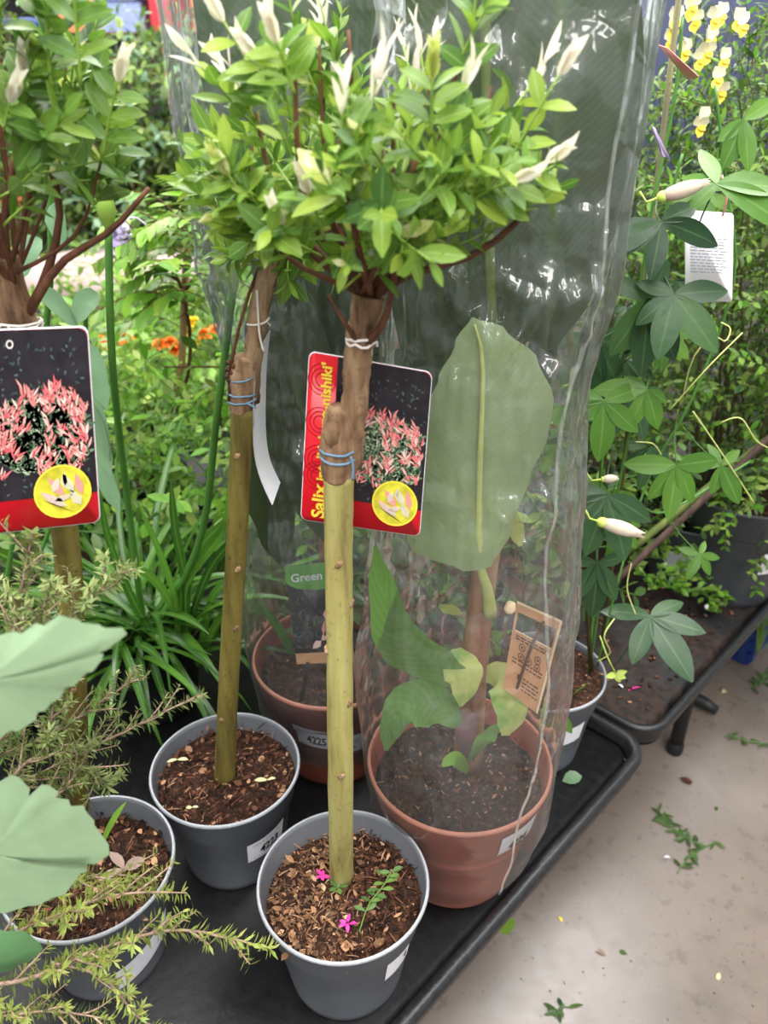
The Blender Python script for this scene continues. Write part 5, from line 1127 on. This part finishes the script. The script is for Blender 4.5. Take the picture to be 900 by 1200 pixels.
# ------------------------------------------------------------------ under the second table, and litter
p = V(868, 776, z=0); ax = UU
cr0 = Vector((p.x, p.y, 0))-WW*.015
BC = thing('plastic_crate', cr0, 'dark blue plastic crate on the floor under the second table', 'crate')
m = MB(); sx, sy, sz = .40, .30, .22; o = cr0+WW*sy/2+UU*.20
for a, b, da, db in ((0, -sy/2, sx, .012), (0, sy/2, sx, .012), (-sx/2, 0, .012, sy), (sx/2, 0, .012, sy)):
    for z in (.02, .065, .11, .155, .20): m.box(o+UU*a+WW*b+UP*z, da, db, .036, UU, WW)
    for q in (-.45, -.15, .15, .45): m.box(o+UU*(a+q*(da if da > .05 else 0))+WW*(b+q*(db if db > .05 else 0))+UP*.11, .02, .02, .21, UU, WW)
m.box(o+UP*.008, sx, sy, .012, UU, WW); m.build('body', M['blue_crate'], BC, smooth=False)
shrub('leafy_plant', V(885, 760, z=.2)+UU*.12+WW*.02-UP*.10, V(882, 712, z=.26)+UU*.05, (.10, .10, .09), 420, .040, ['blue_green', 'shrub'], 'grey green leafy plant spilling over the dark blue crate', 'plant', 140, 'greenstem', 6)
def sprig(px, py, n, size, label, seed, spread=1.0, mt='shrub_dark'):
    r = random.Random(seed); c = V(px, py, z=.006); st = MB(); d = Vector((r.uniform(-1, 1), r.uniform(-1, 1), 0)).normalized(); root = thing('fallen_sprig', c, label, 'sprig'); fo = MB()
    p = curve([c-d*.05*spread, c+rv(r, .006), c+d*.05*spread+Vector((d.y, -d.x, 0))*.02], 10)
    for q in p: q.z = .004
    st.tube(p, .0012, 5)
    for i in range(n):
        q = r.choice(p); a = r.uniform(0, 6.28); fo.leaf(q, Vector((math.cos(a), math.sin(a), .12)), UP+rv(r, .3), size*r.uniform(.6, 1.2), size*.3, 'ellip', 3, .2, .1)
    st.build('stem', M['darkgreenstem'], root); fo.build('leaves', M[mt], root)
sprig(792, 972, 26, .026, 'dark green sprig on the floor, upper of the two by the pale chip', 1, 1.0)
sprig(812, 1000, 18, .024, 'curved green sprig on the floor just below the other sprig', 2, 1.3)
sprig(876, 868, 16, .022, 'small green sprig on the floor below the foot bar', 3, .8)
sprig(895, 795, 22, .03, 'green sprig on the floor at the right edge by the crate', 4, 1.0)
sprig(655, 1183, 8, .026, 'small green leaf scrap on the floor at the bottom edge', 5, .3)
m = MB(); m.leaf(V(588, 1072, z=.50), Vector((.25, -.1, -.9)), TOCAM, .05, .028, 'ovate', 6, .3, .15); m.tube([V(588, 1072, z=.50), V(580, 1058, z=.535)], .0012, 5); tag(m.build('hanging_leaf', M['fresh'], origin=V(588, 1072, z=.50)), 'green leaf sticking out beneath the tray lip under the sleeve', 'leaf')
def scrap(px, py, s, mat, label, z=.002, seed=0, name='leaf_scrap', cat='scrap', w=.5):
    m = MB(); r = random.Random(seed+px); a = r.uniform(0, 6.28); c = V(px, py, z=z); m.leaf(c, Vector((math.cos(a), math.sin(a), .1)), UP+rv(r, .3), s, s*w, 'ellip', 4, .5, .3); tag(m.build(name, M[mat], origin=c), label, cat)
scrap(797, 911, .034, 'chips_dark', 'dark brown bark piece on the floor near the table leg', name='bark_piece', cat='bark', z=.004)
scrap(846, 812, .026, 'yellow_leaf', 'pale leaf scrap on the floor below the blue crate')
scrap(778, 1005, .018, 'paper', 'white chip on the floor beside the two sprigs')
scrap(682, 910, .030, 'blue_green', 'pale green fallen leaf in the tray corner beside pot 4226', TZ+.006, w=.75)
scrap(710, 1120, .024, 'dry_leaf', 'dark dry scrap low on the floor, right of centre')
scrap(655, 1074, .012, 'yellow_petal', 'tiny yellow petal on the floor below the tray')
scrap(843, 1140, .016, 'yellow_leaf', 'small yellow scrap on the floor at the lower right')
scrap(735, 1118, .018, 'shrub_dark', 'small dark leaf scrap on the floor left of the lower yellow scrap')
scrap(840, 950, .016, 'shrub_dark', 'thin dark scrap on the floor right of the upper sprig')
scrap(752, 805, .028, 'magenta', 'thin magenta petal lying in the second tray', TZ+.004, w=.22, name='fallen_petal', cat='petal')
scrap(730, 806, .014, 'paper', 'white petal scrap lying beside the magenta petal', TZ+.004, w=.4, name='fallen_petal', cat='petal')
r = random.Random(51); m = MB()
for _ in range(150):
    c = V(r.uniform(560, 900), r.uniform(800, 1200), z=.001); a = r.uniform(0, 6.28); s = r.uniform(.002, .006); m.leaf(c, Vector((math.cos(a), math.sin(a), .1)), UP+rv(r, .4), s, s*.5, 'ellip', 2, .4, .2, r.randrange(2))
tag(m.build('crumbs', [M['chips_dark'], M['shrub_dark']]), 'tiny plant crumbs scattered over the concrete floor', 'crumbs', kind='stuff')
r = random.Random(52); m = MB()
for _ in range(420):
    a, b = r.uniform(.66, 1.6), min(.9, abs(r.gauss(.1, .14))+.03); L = r.uniform(.003, .010); d = Vector((r.uniform(-1, 1), r.uniform(-1, 1), r.uniform(-.1, .1))); sd = d.cross(UP); m.box(T(a, b, TZ+.003), L, L*.5, .0016, d, sd, d.cross(sd))
tag(m.build('soil_crumbs', M['chips_dark'], smooth=False), 'brown soil crumbs spilled over the second tray', 'soil', kind='stuff')
